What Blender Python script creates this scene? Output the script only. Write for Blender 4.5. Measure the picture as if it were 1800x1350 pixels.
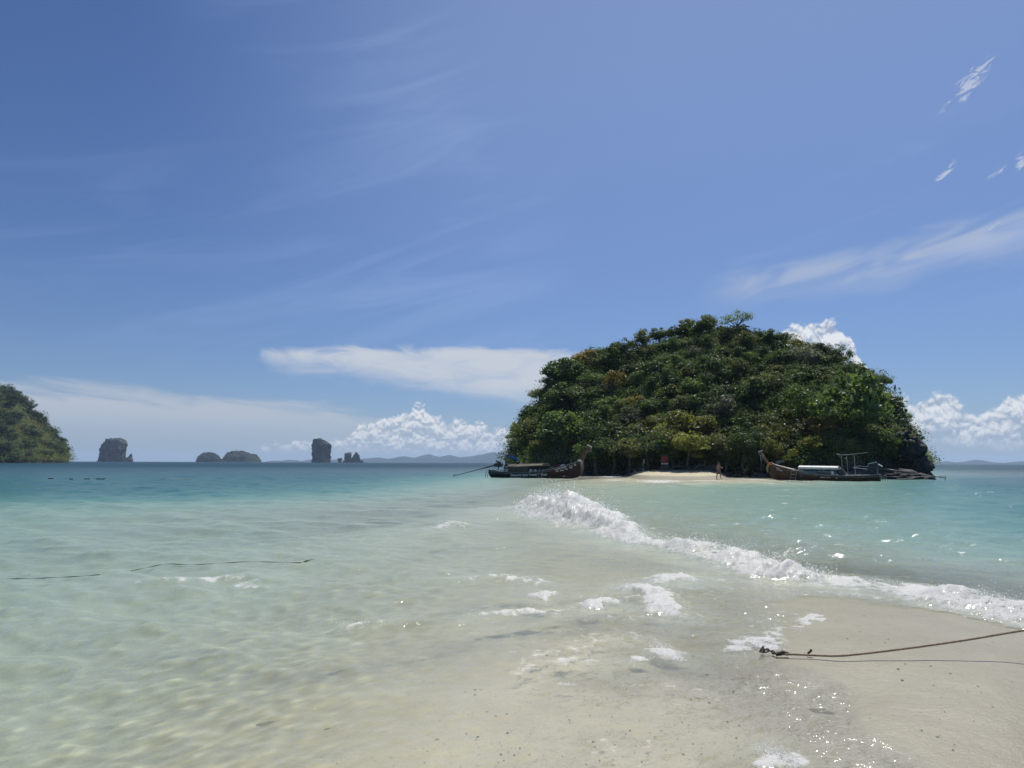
import bpy, math, random
import numpy as np
from mathutils import Matrix, Vector

for o in list(bpy.data.objects):
    bpy.data.objects.remove(o)
S = bpy.context.scene
COL = S.collection
R = math.radians
random.seed(7)
RNG = np.random.default_rng(7)

# ------------------------------------------------------------------ camera
CAM_H = 1.70
FPX = 1248.0                       # focal length in pixels of an 1800 px wide frame
PITCH = math.atan((813.3 - 675.0) / FPX)
ROLL = math.atan(5.5 / 1800.0)
cam = bpy.data.cameras.new('camera')
cam.sensor_width = 36.0
cam.lens = 36.0 * FPX / 1800.0
cam.clip_start = 0.05
cam.clip_end = 60000.0
camo = bpy.data.objects.new('camera', cam)
CAM_M = Matrix.Rotation(math.pi / 2 + PITCH, 4, 'X') @ Matrix.Rotation(ROLL, 4, 'Z')
camo.matrix_world = Matrix.Translation((0, 0, CAM_H)) @ CAM_M
COL.objects.link(camo)
S.camera = camo
CM = np.array(CAM_M.to_3x3())


def ray(px, py):
    d = CM @ np.array([(px - 900.0) / FPX, -(py - 675.0) / FPX, -1.0])
    return d / np.linalg.norm(d)


def ground(px, py, z=0.0):
    d = ray(px, py)
    t = (z - CAM_H) / d[2]
    return Vector((d[0] * t, d[1] * t, z))


def at(px, py, r):
    """the point at horizontal distance r seen in that direction"""
    d = ray(px, py)
    t = r / math.hypot(d[0], d[1])
    return Vector((d[0] * t, d[1] * t, CAM_H + d[2] * t))


def azel(px, py):
    d = ray(px, py)
    return math.degrees(math.atan2(d[0], d[1])), math.degrees(math.asin(d[2]))


def project(x, y, z):
    p = np.stack([x, y, z - CAM_H], -1) @ CM
    w = np.maximum(-p[..., 2], 1e-6)
    return 900 + FPX * p[..., 0] / w, 675 - FPX * p[..., 1] / w


# ------------------------------------------------------------------ sky, sun, exposure
SUN_AZ, SUN_EL = 24.0, 57.0
EXPOSURE = 0.0
SKY = 0.056
vs = S.view_settings
vs.view_transform = 'Standard'
vs.look = 'None'
vs.gamma = 1.0
vs.exposure = EXPOSURE
vs.use_curve_mapping = False
S.render.engine = 'CYCLES'
S.cycles.use_denoising = True
S.cycles.max_bounces = 8
S.cycles.diffuse_bounces = 3
S.cycles.glossy_bounces = 3
S.cycles.transparent_max_bounces = 16
S.cycles.volume_bounces = 1
S.cycles.caustics_reflective = False
S.cycles.caustics_refractive = False

SUNV = Vector((math.cos(R(SUN_EL)) * math.sin(R(SUN_AZ)), math.cos(R(SUN_EL)) * math.cos(R(SUN_AZ)), math.sin(R(SUN_EL))))
sun = bpy.data.lights.new('sun', 'SUN')
sun.energy = 4.6
sun.angle = R(0.53)
sun.color = (1.0, 0.96, 0.89)
suno = bpy.data.objects.new('sun', sun)
suno.rotation_euler = SUNV.to_track_quat('Z', 'Y').to_euler()
suno.location = SUNV * 50
COL.objects.link(suno)


class NT:
    """small helper to write node graphs as expressions"""
    def __init__(self, tree):
        self.t = tree
        self.t.nodes.clear()

    def n(self, kind, **kw):
        nd = self.t.nodes.new(kind)
        for k, v in kw.items():
            setattr(nd, k, v)
        return nd

    def put(self, sock, v):
        if v is None:
            return
        if isinstance(v, bpy.types.NodeSocket):
            self.t.links.new(v, sock)
        else:
            if sock.type == 'RGBA' and len(v) == 3:
                v = (*v, 1.0)
            sock.default_value = v

    def m(self, op, a, b=None, c=None, clamp=False):
        nd = self.n('ShaderNodeMath', operation=op, use_clamp=clamp)
        for s, v in zip(nd.inputs, (a, b, c)):
            self.put(s, v)
        return nd.outputs[0]

    def add(self, a, b): return self.m('ADD', a, b)
    def sub(self, a, b): return self.m('SUBTRACT', a, b)
    def mul(self, a, b): return self.m('MULTIPLY', a, b)
    def exp(self, a): return self.m('EXPONENT', a)

    def ss(self, v, lo, hi, o0=0.0, o1=1.0):
        nd = self.n('ShaderNodeMapRange', interpolation_type='SMOOTHSTEP')
        self.put(nd.inputs[0], v)
        for i, q in zip((1, 2, 3, 4), (lo, hi, o0, o1)):
            self.put(nd.inputs[i], q)
        return nd.outputs[0]

    def xyz(self, x, y, z):
        nd = self.n('ShaderNodeCombineXYZ')
        for s, v in zip(nd.inputs, (x, y, z)):
            self.put(s, v)
        return nd.outputs[0]

    def sep(self, v):
        nd = self.n('ShaderNodeSeparateXYZ')
        self.put(nd.inputs[0], v)
        return nd.outputs

    def vm(self, op, a, b=None):
        nd = self.n('ShaderNodeVectorMath', operation=op)
        self.put(nd.inputs[0], a)
        if op == 'SCALE':
            self.put(nd.inputs[3], b)
        else:
            self.put(nd.inputs[1], b)
        return nd.outputs[0]

    dims = '3D'

    def noise(self, vec, scale, detail=2.0, rough=0.5, color=False, dist=0.0):
        nd = self.n('ShaderNodeTexNoise', noise_dimensions=self.dims)
        self.put(nd.inputs['Vector'], vec)
        nd.inputs['Scale'].default_value = scale
        nd.inputs['Detail'].default_value = detail
        nd.inputs['Roughness'].default_value = rough
        nd.inputs['Distortion'].default_value = dist
        return nd.outputs['Color' if color else 'Fac']

    def vor(self, vec, scale, smooth=0.6, rnd=1.0):
        nd = self.n('ShaderNodeTexVoronoi', feature='SMOOTH_F1', voronoi_dimensions=self.dims)
        self.put(nd.inputs['Vector'], vec)
        nd.inputs['Scale'].default_value = scale
        nd.inputs['Smoothness'].default_value = smooth
        nd.inputs['Randomness'].default_value = rnd
        return nd.outputs['Distance']

    def mix(self, f, a, b, blend='MIX'):
        nd = self.n('ShaderNodeMix', data_type='RGBA', blend_type=blend)
        self.put(nd.inputs[0], f)
        self.put(nd.inputs[6], a)
        self.put(nd.inputs[7], b)
        return nd.outputs[2]

    def ramp(self, f, stops):
        nd = self.n('ShaderNodeValToRGB')
        e = nd.color_ramp.elements
        while len(e) < len(stops):
            e.new(0.5)
        for el, (p, c) in zip(e, stops):
            el.position = p
            el.color = (*c, 1.0)
        self.put(nd.inputs[0], f)
        return nd.outputs[0]

    def curve(self, v, pts, x0, x1, y0, y1):
        """piecewise curve through pts; returns its value"""
        u = self.n('ShaderNodeMapRange')
        self.put(u.inputs[0], v)
        u.inputs[1].default_value, u.inputs[2].default_value = x0, x1
        nd = self.n('ShaderNodeFloatCurve')
        cm = nd.mapping
        c = cm.curves[0]
        pts = sorted(((p[0] - x0) / (x1 - x0), (p[1] - y0) / (y1 - y0)) for p in pts)
        c.points[0].location = pts[0]
        c.points[1].location = pts[-1]
        for p in pts[1:-1]:
            c.points.new(*p)
        cm.update()
        self.put(nd.inputs['Value'], u.outputs[0])
        return self.add(self.mul(nd.outputs[0], y1 - y0), y0)


world = bpy.data.worlds.new('World')
S.world = world
world.use_nodes = True


def build_world():
    g = NT(world.node_tree)
    g.dims = '2D'
    sky = g.n('ShaderNodeTexSky', sky_type='NISHITA')
    sky.sun_disc = False
    sky.sun_elevation = R(SUN_EL)
    sky.sun_rotation = R(SUN_AZ)
    sky.altitude = 0
    sky.air_density = 1.0
    sky.dust_density = 0.35
    sky.ozone_density = 3.0
    tc = g.n('ShaderNodeTexCoord').outputs['Generated']
    x, y, z = g.sep(tc)
    az = g.mul(g.m('ARCTAN2', x, y), 180 / math.pi)
    el = g.mul(g.m('ARCSINE', z), 180 / math.pi)
    K = 1.0 / SKY

    def bg(c):
        b = g.n('ShaderNodeBackground')
        g.put(b.inputs[0], c)
        b.inputs[1].default_value = SKY
        return b.outputs[0]

    def mixs(f, a, b):
        nd = g.n('ShaderNodeMixShader')
        g.put(nd.inputs[0], f)
        g.t.links.new(a, nd.inputs[1])
        g.t.links.new(b, nd.inputs[2])
        return nd.outputs[0]

    def win(a0, a1, e0, e1):
        """1 inside a window of the sky, exactly 0 outside: lets the renderer skip the clouds there"""
        w = g.mul(g.m('GREATER_THAN', az, a0), g.m('LESS_THAN', az, a1))
        return g.mul(w, g.mul(g.m('GREATER_THAN', el, e0), g.m('LESS_THAN', el, e1)))

    def lay(prev, window, alpha, c):
        return g.mix(alpha, prev, c)

    def kc(c):
        return tuple(q * K for q in c)

    def A(px, py): return azel(px, py)

    # clear sky, paler towards the horizon
    col = g.mix(1.0, sky.outputs[0], SKY_TINT, 'MULTIPLY')
    hz = g.exp(g.mul(g.m('MAXIMUM', el, 0.0), -0.22))
    col = g.mix(g.mul(hz, 0.55), col, kc((0.32, 0.42, 0.58)))

    # thin high veil, long slanted streaks
    def veiled(prev):
        sl = g.add(el, g.mul(az, -0.28))
        v1 = g.noise(g.xyz(g.mul(az, 0.05), g.mul(sl, 0.32), 0), 1.0, 4, 0.55, dist=0.6)
        v2 = g.noise(g.xyz(g.mul(az, 0.022), g.mul(el, 0.05), 0), 1.0, 1, 0.5)
        veil = g.mul(g.ss(v1, 0.42, 0.80), g.ss(v2, 0.36, 0.64))
        veil = g.mul(veil, g.ss(az, -30, 25, 0.16, 0.24))
        thin = g.mul(g.ss(az, -32, 2), g.ss(el, 6, 32, 0.10, 0.30))
        veil = g.mul(g.add(veil, thin), g.mul(g.ss(el, 3, 12), g.ss(el, 70, 50)))
        veil = g.mul(veil, g.mul(g.ss(az, -75, -55), g.ss(az, 85, 60)))
        return g.mix(veil, prev, kc((0.40, 0.53, 0.84)))

    def left_only(v): return g.mul(v, g.ss(az, 14, 11))

    sh = veiled(col)
    # low grey-white stratus veil on the left
    top = g.curve(az, [(-60, 5.8), A(0, 668), A(200, 675), A(330, 690), A(480, 700), A(640, 722), A(760, 760), (10, 1.5), (60, 1.0)], -60, 60, 0, 20)
    n1 = g.noise(g.xyz(g.mul(az, 0.16), g.mul(g.add(el, g.mul(az, 0.09)), 0.95), 0), 1.0, 4, 0.6, dist=0.4)
    d = g.add(g.sub(top, el), g.mul(g.sub(n1, 0.5), 2.4))
    a = left_only(g.mul(g.ss(d, -0.25, 1.3), g.ss(el, 1.0, 4.2, 0.18, 0.94)))
    sh = lay(sh, win(-180, 12, 0, 9), a, kc((0.48, 0.53, 0.61)))

    # anvil cloud
    top = g.curve(az, [(-60, 0), (-27, 5), A(440, 640), A(462, 612), A(560, 608), A(700, 607), A(800, 606), A(880, 610), A(960, 612), A(1040, 620), A(1200, 640), (20, 5), (60, 0)], -60, 60, 0, 20)
    bot = g.curve(az, [(-60, 9), (-25, 8.5), A(445, 628), A(480, 652), A(560, 664), A(640, 672), A(720, 688), A(800, 700), A(900, 712), A(1000, 712), (20, 5), (60, 9)], -60, 60, 0, 20)
    n2 = g.noise(g.xyz(g.add(g.mul(az, 0.22), 7.3), g.mul(g.add(el, g.mul(az, 0.06)), 0.8), 0), 1.0, 5, 0.6, dist=0.7)
    nn = g.mul(g.sub(n2, 0.5), 1.5)
    at_ = g.ss(g.add(g.sub(top, el), nn), -0.12, 0.75)
    ab = g.ss(g.add(g.sub(el, bot), nn), -0.4, 2.0)
    a = left_only(g.mul(g.mul(at_, ab), g.ss(n2, 0.2, 0.6, 0.58, 0.90)))
    sh = lay(sh, win(-26, 20, 4, 11), a, kc((0.60, 0.635, 0.69)))

    left = sh
    sh = veiled(col)
    # slanted cirrus band on the right
    mid = g.curve(az, [(-60, 6), (10, 11), A(1220, 520), A(1330, 500), A(1450, 480), A(1560, 478), A(1640, 440), A(1740, 425), (45, 17.5), (60, 19)], -60, 60, 0, 20)
    n3 = g.noise(g.xyz(g.mul(az, 0.2), g.add(g.mul(g.sub(el, g.mul(az, 0.2)), 1.0), 3.3), 0), 0.8, 3, 0.5, dist=0.6)
    dd = g.m('ABSOLUTE', g.sub(g.sub(el, mid), g.mul(g.sub(n3, 0.5), 2.2)))
    a = g.mul(g.ss(dd, 2.1, 0.0), g.mul(g.ss(az, 14, 20), g.ss(az, 60, 33)))
    a = g.mul(a, g.ss(n3, 0.3, 0.7, 0.15, 0.55))
    sh = lay(sh, win(12, 60, 9, 22), a, kc((0.52, 0.57, 0.66)))

    # small torn fragments high on the right
    for cx, cy, w, h, s in ((1703, 146, 2.3, 1.2, 0.55), (1670, 298, 1.2, 0.5, 0.65), (1745, 308, 1.2, 0.4, 0.5), (1733, 405, 1.0, 0.3, 0.4), (1795, 280, 0.5, 0.8, 0.6)):
        ca, ce = A(cx, cy)
        u = g.sub(az, ca)
        v = g.sub(g.sub(el, ce), g.mul(u, 0.55))
        rr = g.m('SQRT', g.add(g.m('POWER', g.mul(u, 1 / w), 2.0), g.m('POWER', g.mul(v, 1 / h), 2.0)))
        nz = g.noise(g.xyz(g.mul(g.add(az, el), 0.65), g.mul(v, 2.6), 0), 1.0, 5, 0.68, dist=0.6)
        a = g.mul(g.ss(g.sub(nz, g.mul(rr, 0.24)), 0.36, 0.56), g.mul(g.ss(rr, 1.15, 0.5), s))
        sh = lay(sh, win(ca - w * 1.3, ca + w * 1.3, ce - h * 3, ce + h * 3), a, kc((0.68, 0.71, 0.78)))

    # cumulus: billows over a ragged top line, brightest where the sun from above reaches
    def cumulus(sh, window, toppts, basepts, sc, amp, strength, seed, lo, hi):
        top = g.curve(az, toppts, -60, 60, 0, 20)
        bas = g.curve(az, basepts, -60, 60, 0, 20)
        wv = g.noise(g.xyz(g.add(az, seed), el, 0), 0.55 * sc, 2, 0.5, color=True)
        off = g.vm('SCALE', g.vm('SUBTRACT', wv, (0.5, 0.5, 0.5)), 0.9 / sc)

        def billow(de):
            p = g.vm('ADD', g.xyz(g.add(az, seed), g.add(el, de), 0), off)
            b = g.mul(g.sub(1.0, g.vor(p, 0.62 * sc, 0.35)), 0.50)
            b = g.add(b, g.mul(g.sub(1.0, g.vor(p, 1.5 * sc, 0.3)), 0.28))
            b = g.add(b, g.mul(g.sub(1.0, g.vor(p, 3.6 * sc, 0.3)), 0.15))
            return g.add(b, g.mul(g.noise(p, 6.0 * sc, 3, 0.6), 0.09))
        b0, b1 = billow(0.0), billow(0.34 / sc)
        dens = g.add(g.sub(top, el), g.mul(g.sub(b0, 0.52), amp))
        a = g.mul(g.ss(dens, -0.05, 0.42), g.ss(g.add(g.sub(el, bas), g.mul(g.sub(b0, 0.5), 0.8)), -0.3, 0.9))
        rel = g.mul(g.sub(b0, b1), 2.4)
        rim = g.exp(g.mul(g.m('MAXIMUM', dens, 0.0), -1.1))
        lit = g.add(g.add(0.30, rel), g.mul(rim, 0.42))
        lit = g.add(lit, g.mul(g.sub(b0, 0.5), 0.8))
        lit = g.ss(lit, 0.0, 1.0)
        # the air in front of the cloud feet
        air = g.mul(g.exp(g.mul(g.m('MAXIMUM', el, 0.0), -0.6)), 0.7)
        cc = g.mix(air, g.mix(lit, kc(lo), kc(hi)), kc((0.37, 0.45, 0.59)))
        a = g.mul(a, g.mul(g.ss(az, -75, -62), g.ss(az, 62, 56)))
        return lay(sh, window, g.mul(a, strength), cc)

    LO, HI = (0.36, 0.44, 0.55), (0.84, 0.85, 0.87)
    pts = [(-60, 1.5), (-50, 2.6), (-42, 1.2), (-30, 0.2), (-22, 0.3), A(470, 787), A(500, 779), A(545, 775), A(580, 776), A(618, 768), A(636, 745), A(660, 738),
           A(690, 735), A(712, 722), A(737, 713), A(760, 728), A(790, 740), A(835, 742), A(860, 752), A(905, 752), A(960, 765), (8, 1.0), (14, 0.5), (60, 0)]
    left = cumulus(left, win(-60, 12, 0, 6.5), pts, [(-60, 0.8), A(470, 792), A(600, 792), A(740, 798), A(900, 800), (60, 0.5)], 1.55, 1.5, 0.93, 4.0, LO, HI)
    pts = [(-60, 0), (14, 0.2), (17.5, 8), A(1385, 580), A(1410, 570), A(1447, 566), A(1482, 580), A(1503, 608), A(1515, 640), A(1545, 668), A(1562, 690), A(1580, 700),
           A(1600, 700), A(1660, 695), A(1690, 712), A(1730, 730), A(1752, 708), A(1785, 692), A(1830, 712), (44, 4.4), (52, 2.0), (60, 1)]
    sh = cumulus(sh, win(16, 60, 0, 13), pts, [(-60, 0.8), A(1500, 760), A(1800, 790), (60, 0.8)], 1.1, 1.5, 0.9, 111.0, (0.34, 0.42, 0.54), (0.86, 0.87, 0.89))

    low = mixs(win(-75, 14, 0, 12), mixs(win(-75, 85, 3, 70), bg(col), bg(veiled(col))), bg(left))
    sh = mixs(win(14, 62, 0, 33), low, bg(sh))
    o = g.n('ShaderNodeOutputWorld')
    g.t.links.new(sh, o.inputs[0])


SKY_TINT = (0.80, 0.99, 1.36)
build_world()

# ------------------------------------------------------------------ numpy noise
def _h(ix, iy, iz):
    n = (ix.astype(np.uint32) * np.uint32(374761393) + iy.astype(np.uint32) * np.uint32(668265263) + iz.astype(np.uint32) * np.uint32(2147483647 - 1274126177))
    n = (n ^ (n >> np.uint32(13))) * np.uint32(1274126177)
    n = n ^ (n >> np.uint32(16))
    return (n & np.uint32(0xffff)).astype(np.float64) / 65535.0


def vnoise(x, y, z=None):
    x = np.asarray(x, float)
    y = np.asarray(y, float)
    z = np.zeros_like(x) if z is None else np.asarray(z, float) + 0 * x
    i, j, k = np.floor(x), np.floor(y), np.floor(z)
    fx, fy, fz = x - i, y - j, z - k
    i, j, k = i.astype(np.int64), j.astype(np.int64), k.astype(np.int64)
    fx, fy, fz = (f * f * (3 - 2 * f) for f in (fx, fy, fz))
    r = 0
    for a in (0, 1):
        for b in (0, 1):
            for c in (0, 1):
                w = (fx if a else 1 - fx) * (fy if b else 1 - fy) * (fz if c else 1 - fz)
                r = r + w * _h(i + a, j + b, k + c)
    return r


def fbm(x, y, z=None, octv=4):
    s, a, t = 0, 0.5, 0
    for o in range(octv):
        f = 2.03 ** o
        s = s + a * vnoise(x * f + 17.3 * o, y * f - 9.1 * o, None if z is None else z * f + 3.7 * o)
        t += a
        a *= 0.5
    return s / t


def sstep(v, a, b):
    t = np.clip((v - a) / (b - a), 0, 1)
    return t * t * (3 - 2 * t)


# ------------------------------------------------------------------ mesh helpers
def mesh_np(name, verts, faces, mats=(), smooth=True, attrs=None):
    """verts Nx3, faces MxK (K = 3 or 4)"""
    verts = np.asarray(verts, np.float32)
    faces = np.asarray(faces, np.int32)
    me = bpy.data.meshes.new(name)
    M, K = faces.shape
    me.vertices.add(len(verts))
    me.vertices.foreach_set('co', verts.ravel())
    me.loops.add(M * K)
    me.loops.foreach_set('vertex_index', faces.ravel())
    me.polygons.add(M)
    me.polygons.foreach_set('loop_start', np.arange(0, M * K, K, dtype=np.int32))
    me.polygons.foreach_set('loop_total', np.full(M, K, np.int32))
    me.polygons.foreach_set('use_smooth', np.full(M, smooth, bool))
    for k, v in (attrs or {}).items():
        at_ = me.attributes.new(k, 'FLOAT', 'POINT')
        at_.data.foreach_set('value', np.asarray(v, np.float32))
    for m in mats:
        me.materials.append(m)
    me.update()
    me.validate()
    return me


def link(name, me, parent=None, loc=None):
    o = bpy.data.objects.new(name, me)
    COL.objects.link(o)
    if parent is not None:
        o.parent = parent
    if loc is not None:
        o.location = loc
    return o


def tag(o, label=None, cat=None, group=None, kind=None):
    if label:
        o['label'] = label
    if cat:
        o['category'] = cat
    if group:
        o['group'] = group
    if kind:
        o['kind'] = kind
    return o


def empty(name, loc=(0, 0, 0), rz=0.0):
    o = bpy.data.objects.new(name, None)
    o.empty_display_size = 0.3
    COL.objects.link(o)
    o.location = loc
    o.rotation_euler = (0, 0, rz)
    return o


class MB:
    """collects simple shapes into one mesh"""
    def __init__(self):
        self.v, self.f, self.mi, self.sm = [], [], [], []

    def raw(self, vs, fs, mi=0, sm=False):
        b = len(self.v)
        self.v += [tuple(p) for p in vs]
        self.f += [tuple(i + b for i in q) for q in fs]
        self.mi += [mi] * len(fs)
        self.sm += [sm] * len(fs)
        return self

    def box(self, c, s, rot=None, mi=0, taper=1.0):
        hx, hy, hz = s[0] / 2, s[1] / 2, s[2] / 2
        vs = []
        for z in (-1, 1):
            k = taper if z > 0 else 1.0
            for x, y in ((-1, -1), (1, -1), (1, 1), (-1, 1)):
                vs.append(Vector((x * hx * k, y * hy * k, z * hz)))
        if rot is not None:
            vs = [rot @ p for p in vs]
        vs = [p + Vector(c) for p in vs]
        return self.raw(vs, [(3, 2, 1, 0), (4, 5, 6, 7), (0, 1, 5, 4), (1, 2, 6, 5), (2, 3, 7, 6), (3, 0, 4, 7)], mi)

    def tube(self, pts, rad, n=8, mi=0, cap=True):
        pts = [Vector(p) for p in pts]
        rad = rad if isinstance(rad, (list, tuple)) else [rad] * len(pts)
        vs, fs = [], []
        up = Vector((0.13, 0.21, 1)).normalized()
        for i, p in enumerate(pts):
            d = (pts[min(i + 1, len(pts) - 1)] - pts[max(i - 1, 0)])
            d = d.normalized() if d.length > 1e-9 else Vector((0, 0, 1))
            a = d.cross(up)
            if a.length < 0.1:
                a = d.cross(Vector((1, 0, 0)))
            a.normalize()
            b = d.cross(a)
            for k in range(n):
                t = 2 * math.pi * k / n
                vs.append(p + (a * math.cos(t) + b * math.sin(t)) * rad[i])
        for i in range(len(pts) - 1):
            for k in range(n):
                fs.append((i * n + k, i * n + (k + 1) % n, (i + 1) * n + (k + 1) % n, (i + 1) * n + k))
        if cap:
            fs.append(tuple(range(n)))
            fs.append(tuple((len(pts) - 1) * n + k for k in reversed(range(n))))
        return self.raw(vs, fs, mi, True)

    def build(self, name, mats, parent=None, loc=None, rz=None):
        me = bpy.data.meshes.new(name)
        me.from_pydata(self.v, [], self.f)
        me.polygons.foreach_set('material_index', self.mi)
        me.polygons.foreach_set('use_smooth', self.sm)
        for m in (mats if isinstance(mats, (list, tuple)) else [mats]):
            me.materials.append(m)
        me.update()
        o = link(name, me, parent, loc)
        if rz is not None:
            o.rotation_euler = (0, 0, rz)
        return o


# ------------------------------------------------------------------ materials
def mat(name):
    m = bpy.data.materials.new(name)
    m.use_nodes = True
    return m, NT(m.node_tree)


def out(g, sh, disp=None):
    o = g.n('ShaderNodeOutputMaterial')
    g.t.links.new(sh, o.inputs[0])


def bsdf(g, color, rough=0.7, spec=0.3, normal=None, metal=0.0):
    b = g.n('ShaderNodeBsdfPrincipled')
    g.put(b.inputs['Base Color'], color)
    g.put(b.inputs['Roughness'], rough)
    g.put(b.inputs['Specular IOR Level'], spec)
    g.put(b.inputs['Metallic'], metal)
    if normal is not None:
        g.put(b.inputs['Normal'], normal)
    return b.outputs[0]


def bump(g, h, strength=0.5, dist=0.05, normal=None):
    b = g.n('ShaderNodeBump')
    b.inputs['Strength'].default_value = strength
    b.inputs['Distance'].default_value = dist
    g.put(b.inputs['Height'], h)
    if normal is not None:
        g.put(b.inputs['Normal'], normal)
    return b.outputs[0]


def plain(name, c1, c2=None, scale=6.0, rough=0.7, spec=0.3, bs=0.3, bd=0.02, metal=0.0):
    m, g = mat(name)
    tc = g.n('ShaderNodeTexCoord').outputs['Object']
    c2 = c2 or tuple(q * 0.65 for q in c1)
    nz = g.noise(tc, scale, 5, 0.62)
    c = g.mix(g.ss(nz, 0.32, 0.68), c2, c1)
    out(g, bsdf(g, c, rough, spec, bump(g, nz, bs, bd), metal))
    return m


def foliage(name, dark, light, trans=0.42, scale=1.1):
    dark = tuple(q * 1.65 for q in dark)
    light = tuple(q * 1.4 for q in light)
    m, g = mat(name)
    tc = g.n('ShaderNodeTexCoord').outputs['Object']
    rnd = g.n('ShaderNodeObjectInfo').outputs['Random']
    nz = g.noise(tc, scale, 4, 0.7)
    fine = g.noise(tc, scale * 14, 1, 0.5)
    f = g.add(g.mul(nz, 0.75), g.mul(fine, 0.45))
    f = g.add(f, g.mul(g.sub(rnd, 0.5), 0.28))
    c = g.mix(g.ss(f, 0.36, 0.86), dark, light)
    hsv = g.n('ShaderNodeHueSaturation')
    g.put(hsv.inputs['Hue'], g.add(0.485, g.mul(rnd, 0.03)))
    wn = g.n('ShaderNodeTexWhiteNoise', noise_dimensions='1D')
    g.put(wn.inputs['W'], rnd)
    g.put(hsv.inputs['Value'], g.add(0.72, g.mul(wn.outputs[0], 0.62)))
    g.put(hsv.inputs['Color'], c)
    c = hsv.outputs[0]
    d = g.n('ShaderNodeBsdfPrincipled')
    g.put(d.inputs['Base Color'], c)
    d.inputs['Roughness'].default_value = 0.48
    d.inputs['Specular IOR Level'].default_value = 0.32
    t = g.n('ShaderNodeBsdfTranslucent')
    g.put(t.inputs[0], g.mix(1.0, c, (1.15, 1.25, 0.6), 'MULTIPLY'))
    mx = g.n('ShaderNodeMixShader')
    mx.inputs[0].default_value = trans
    g.t.links.new(d.outputs[0], mx.inputs[1])
    g.t.links.new(t.outputs[0], mx.inputs[2])
    out(g, mx.outputs[0])
    return m


MAT = {}
MAT['leaf_dark'] = foliage('leaf_dark', (0.026, 0.044, 0.022), (0.080, 0.108, 0.044))
MAT['leaf_mid'] = foliage('leaf_mid', (0.036, 0.062, 0.024), (0.125, 0.160, 0.056))
MAT['leaf_olive'] = foliage('leaf_olive', (0.055, 0.068, 0.028), (0.175, 0.178, 0.078))
MAT['leaf_yellow'] = foliage('leaf_yellow', (0.066, 0.076, 0.020), (0.21, 0.20, 0.055))
MAT['leaf_ochre'] = foliage('leaf_ochre', (0.085, 0.072, 0.022), (0.23, 0.175, 0.055))
MAT['leaf_grey'] = foliage('leaf_grey', (0.075, 0.080, 0.070), (0.20, 0.205, 0.18))
MAT['leaf_bright'] = foliage('leaf_bright', (0.050, 0.090, 0.026), (0.16, 0.225, 0.062))
MAT['bark'] = plain('bark', (0.16, 0.14, 0.12), (0.07, 0.06, 0.05), 5, 0.9, 0.1)
MAT['bark_pale'] = plain('bark_pale', (0.34, 0.31, 0.27), (0.18, 0.16, 0.14), 6, 0.9, 0.1)
MAT['limestone'] = plain('limestone', (0.115, 0.112, 0.108), (0.030, 0.031, 0.032), 0.7, 0.9, 0.15, 1.0, 0.5)


def island_ground():
    """bare dark limestone low down, earth and leaf litter higher up"""
    m, g = mat('island_ground')
    geo = g.n('ShaderNodeNewGeometry')
    tc = geo.outputs['Position']
    z = g.sep(tc)[2]
    n1 = g.noise(tc, 0.6, 5, 0.65)
    n2 = g.noise(tc, 3.5, 4, 0.65)
    rock = g.mix(g.ss(n1, 0.3, 0.7), (0.03, 0.031, 0.032), (0.11, 0.108, 0.102))
    soil = g.mix(g.ss(n2, 0.3, 0.7), (0.030, 0.036, 0.018), (0.075, 0.078, 0.036))
    c = g.mix(g.ss(g.add(z, g.mul(n1, 6)), 5.0, 8.5), rock, soil)
    out(g, bsdf(g, c, 0.95, 0.1, bump(g, g.add(n1, g.mul(n2, 0.5)), 1.0, 0.5)))
    return m


MAT['island_ground'] = island_ground()
MAT['boulder'] = plain('boulder', (0.17, 0.16, 0.15), (0.06, 0.058, 0.055), 1.6, 0.9, 0.15, 0.8, 0.15)
MAT['karst'] = plain('karst', (0.13, 0.12, 0.11), (0.030, 0.034, 0.028), 0.045, 0.95, 0.1, 1.0, 6.0)
MAT['karst_green'] = plain('karst_green', (0.065, 0.075, 0.042), (0.022, 0.032, 0.018), 0.06, 0.95, 0.1, 1.0, 6.0)
MAT['karst_tan'] = plain('karst_tan', (0.30, 0.25, 0.18), (0.16, 0.13, 0.10), 0.1, 0.95, 0.1, 1.0, 3.0)
MAT['hill'] = plain('hill', (0.03, 0.042, 0.03), (0.02, 0.03, 0.022), 0.004, 1.0, 0.0, 0.5, 20.0)

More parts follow.
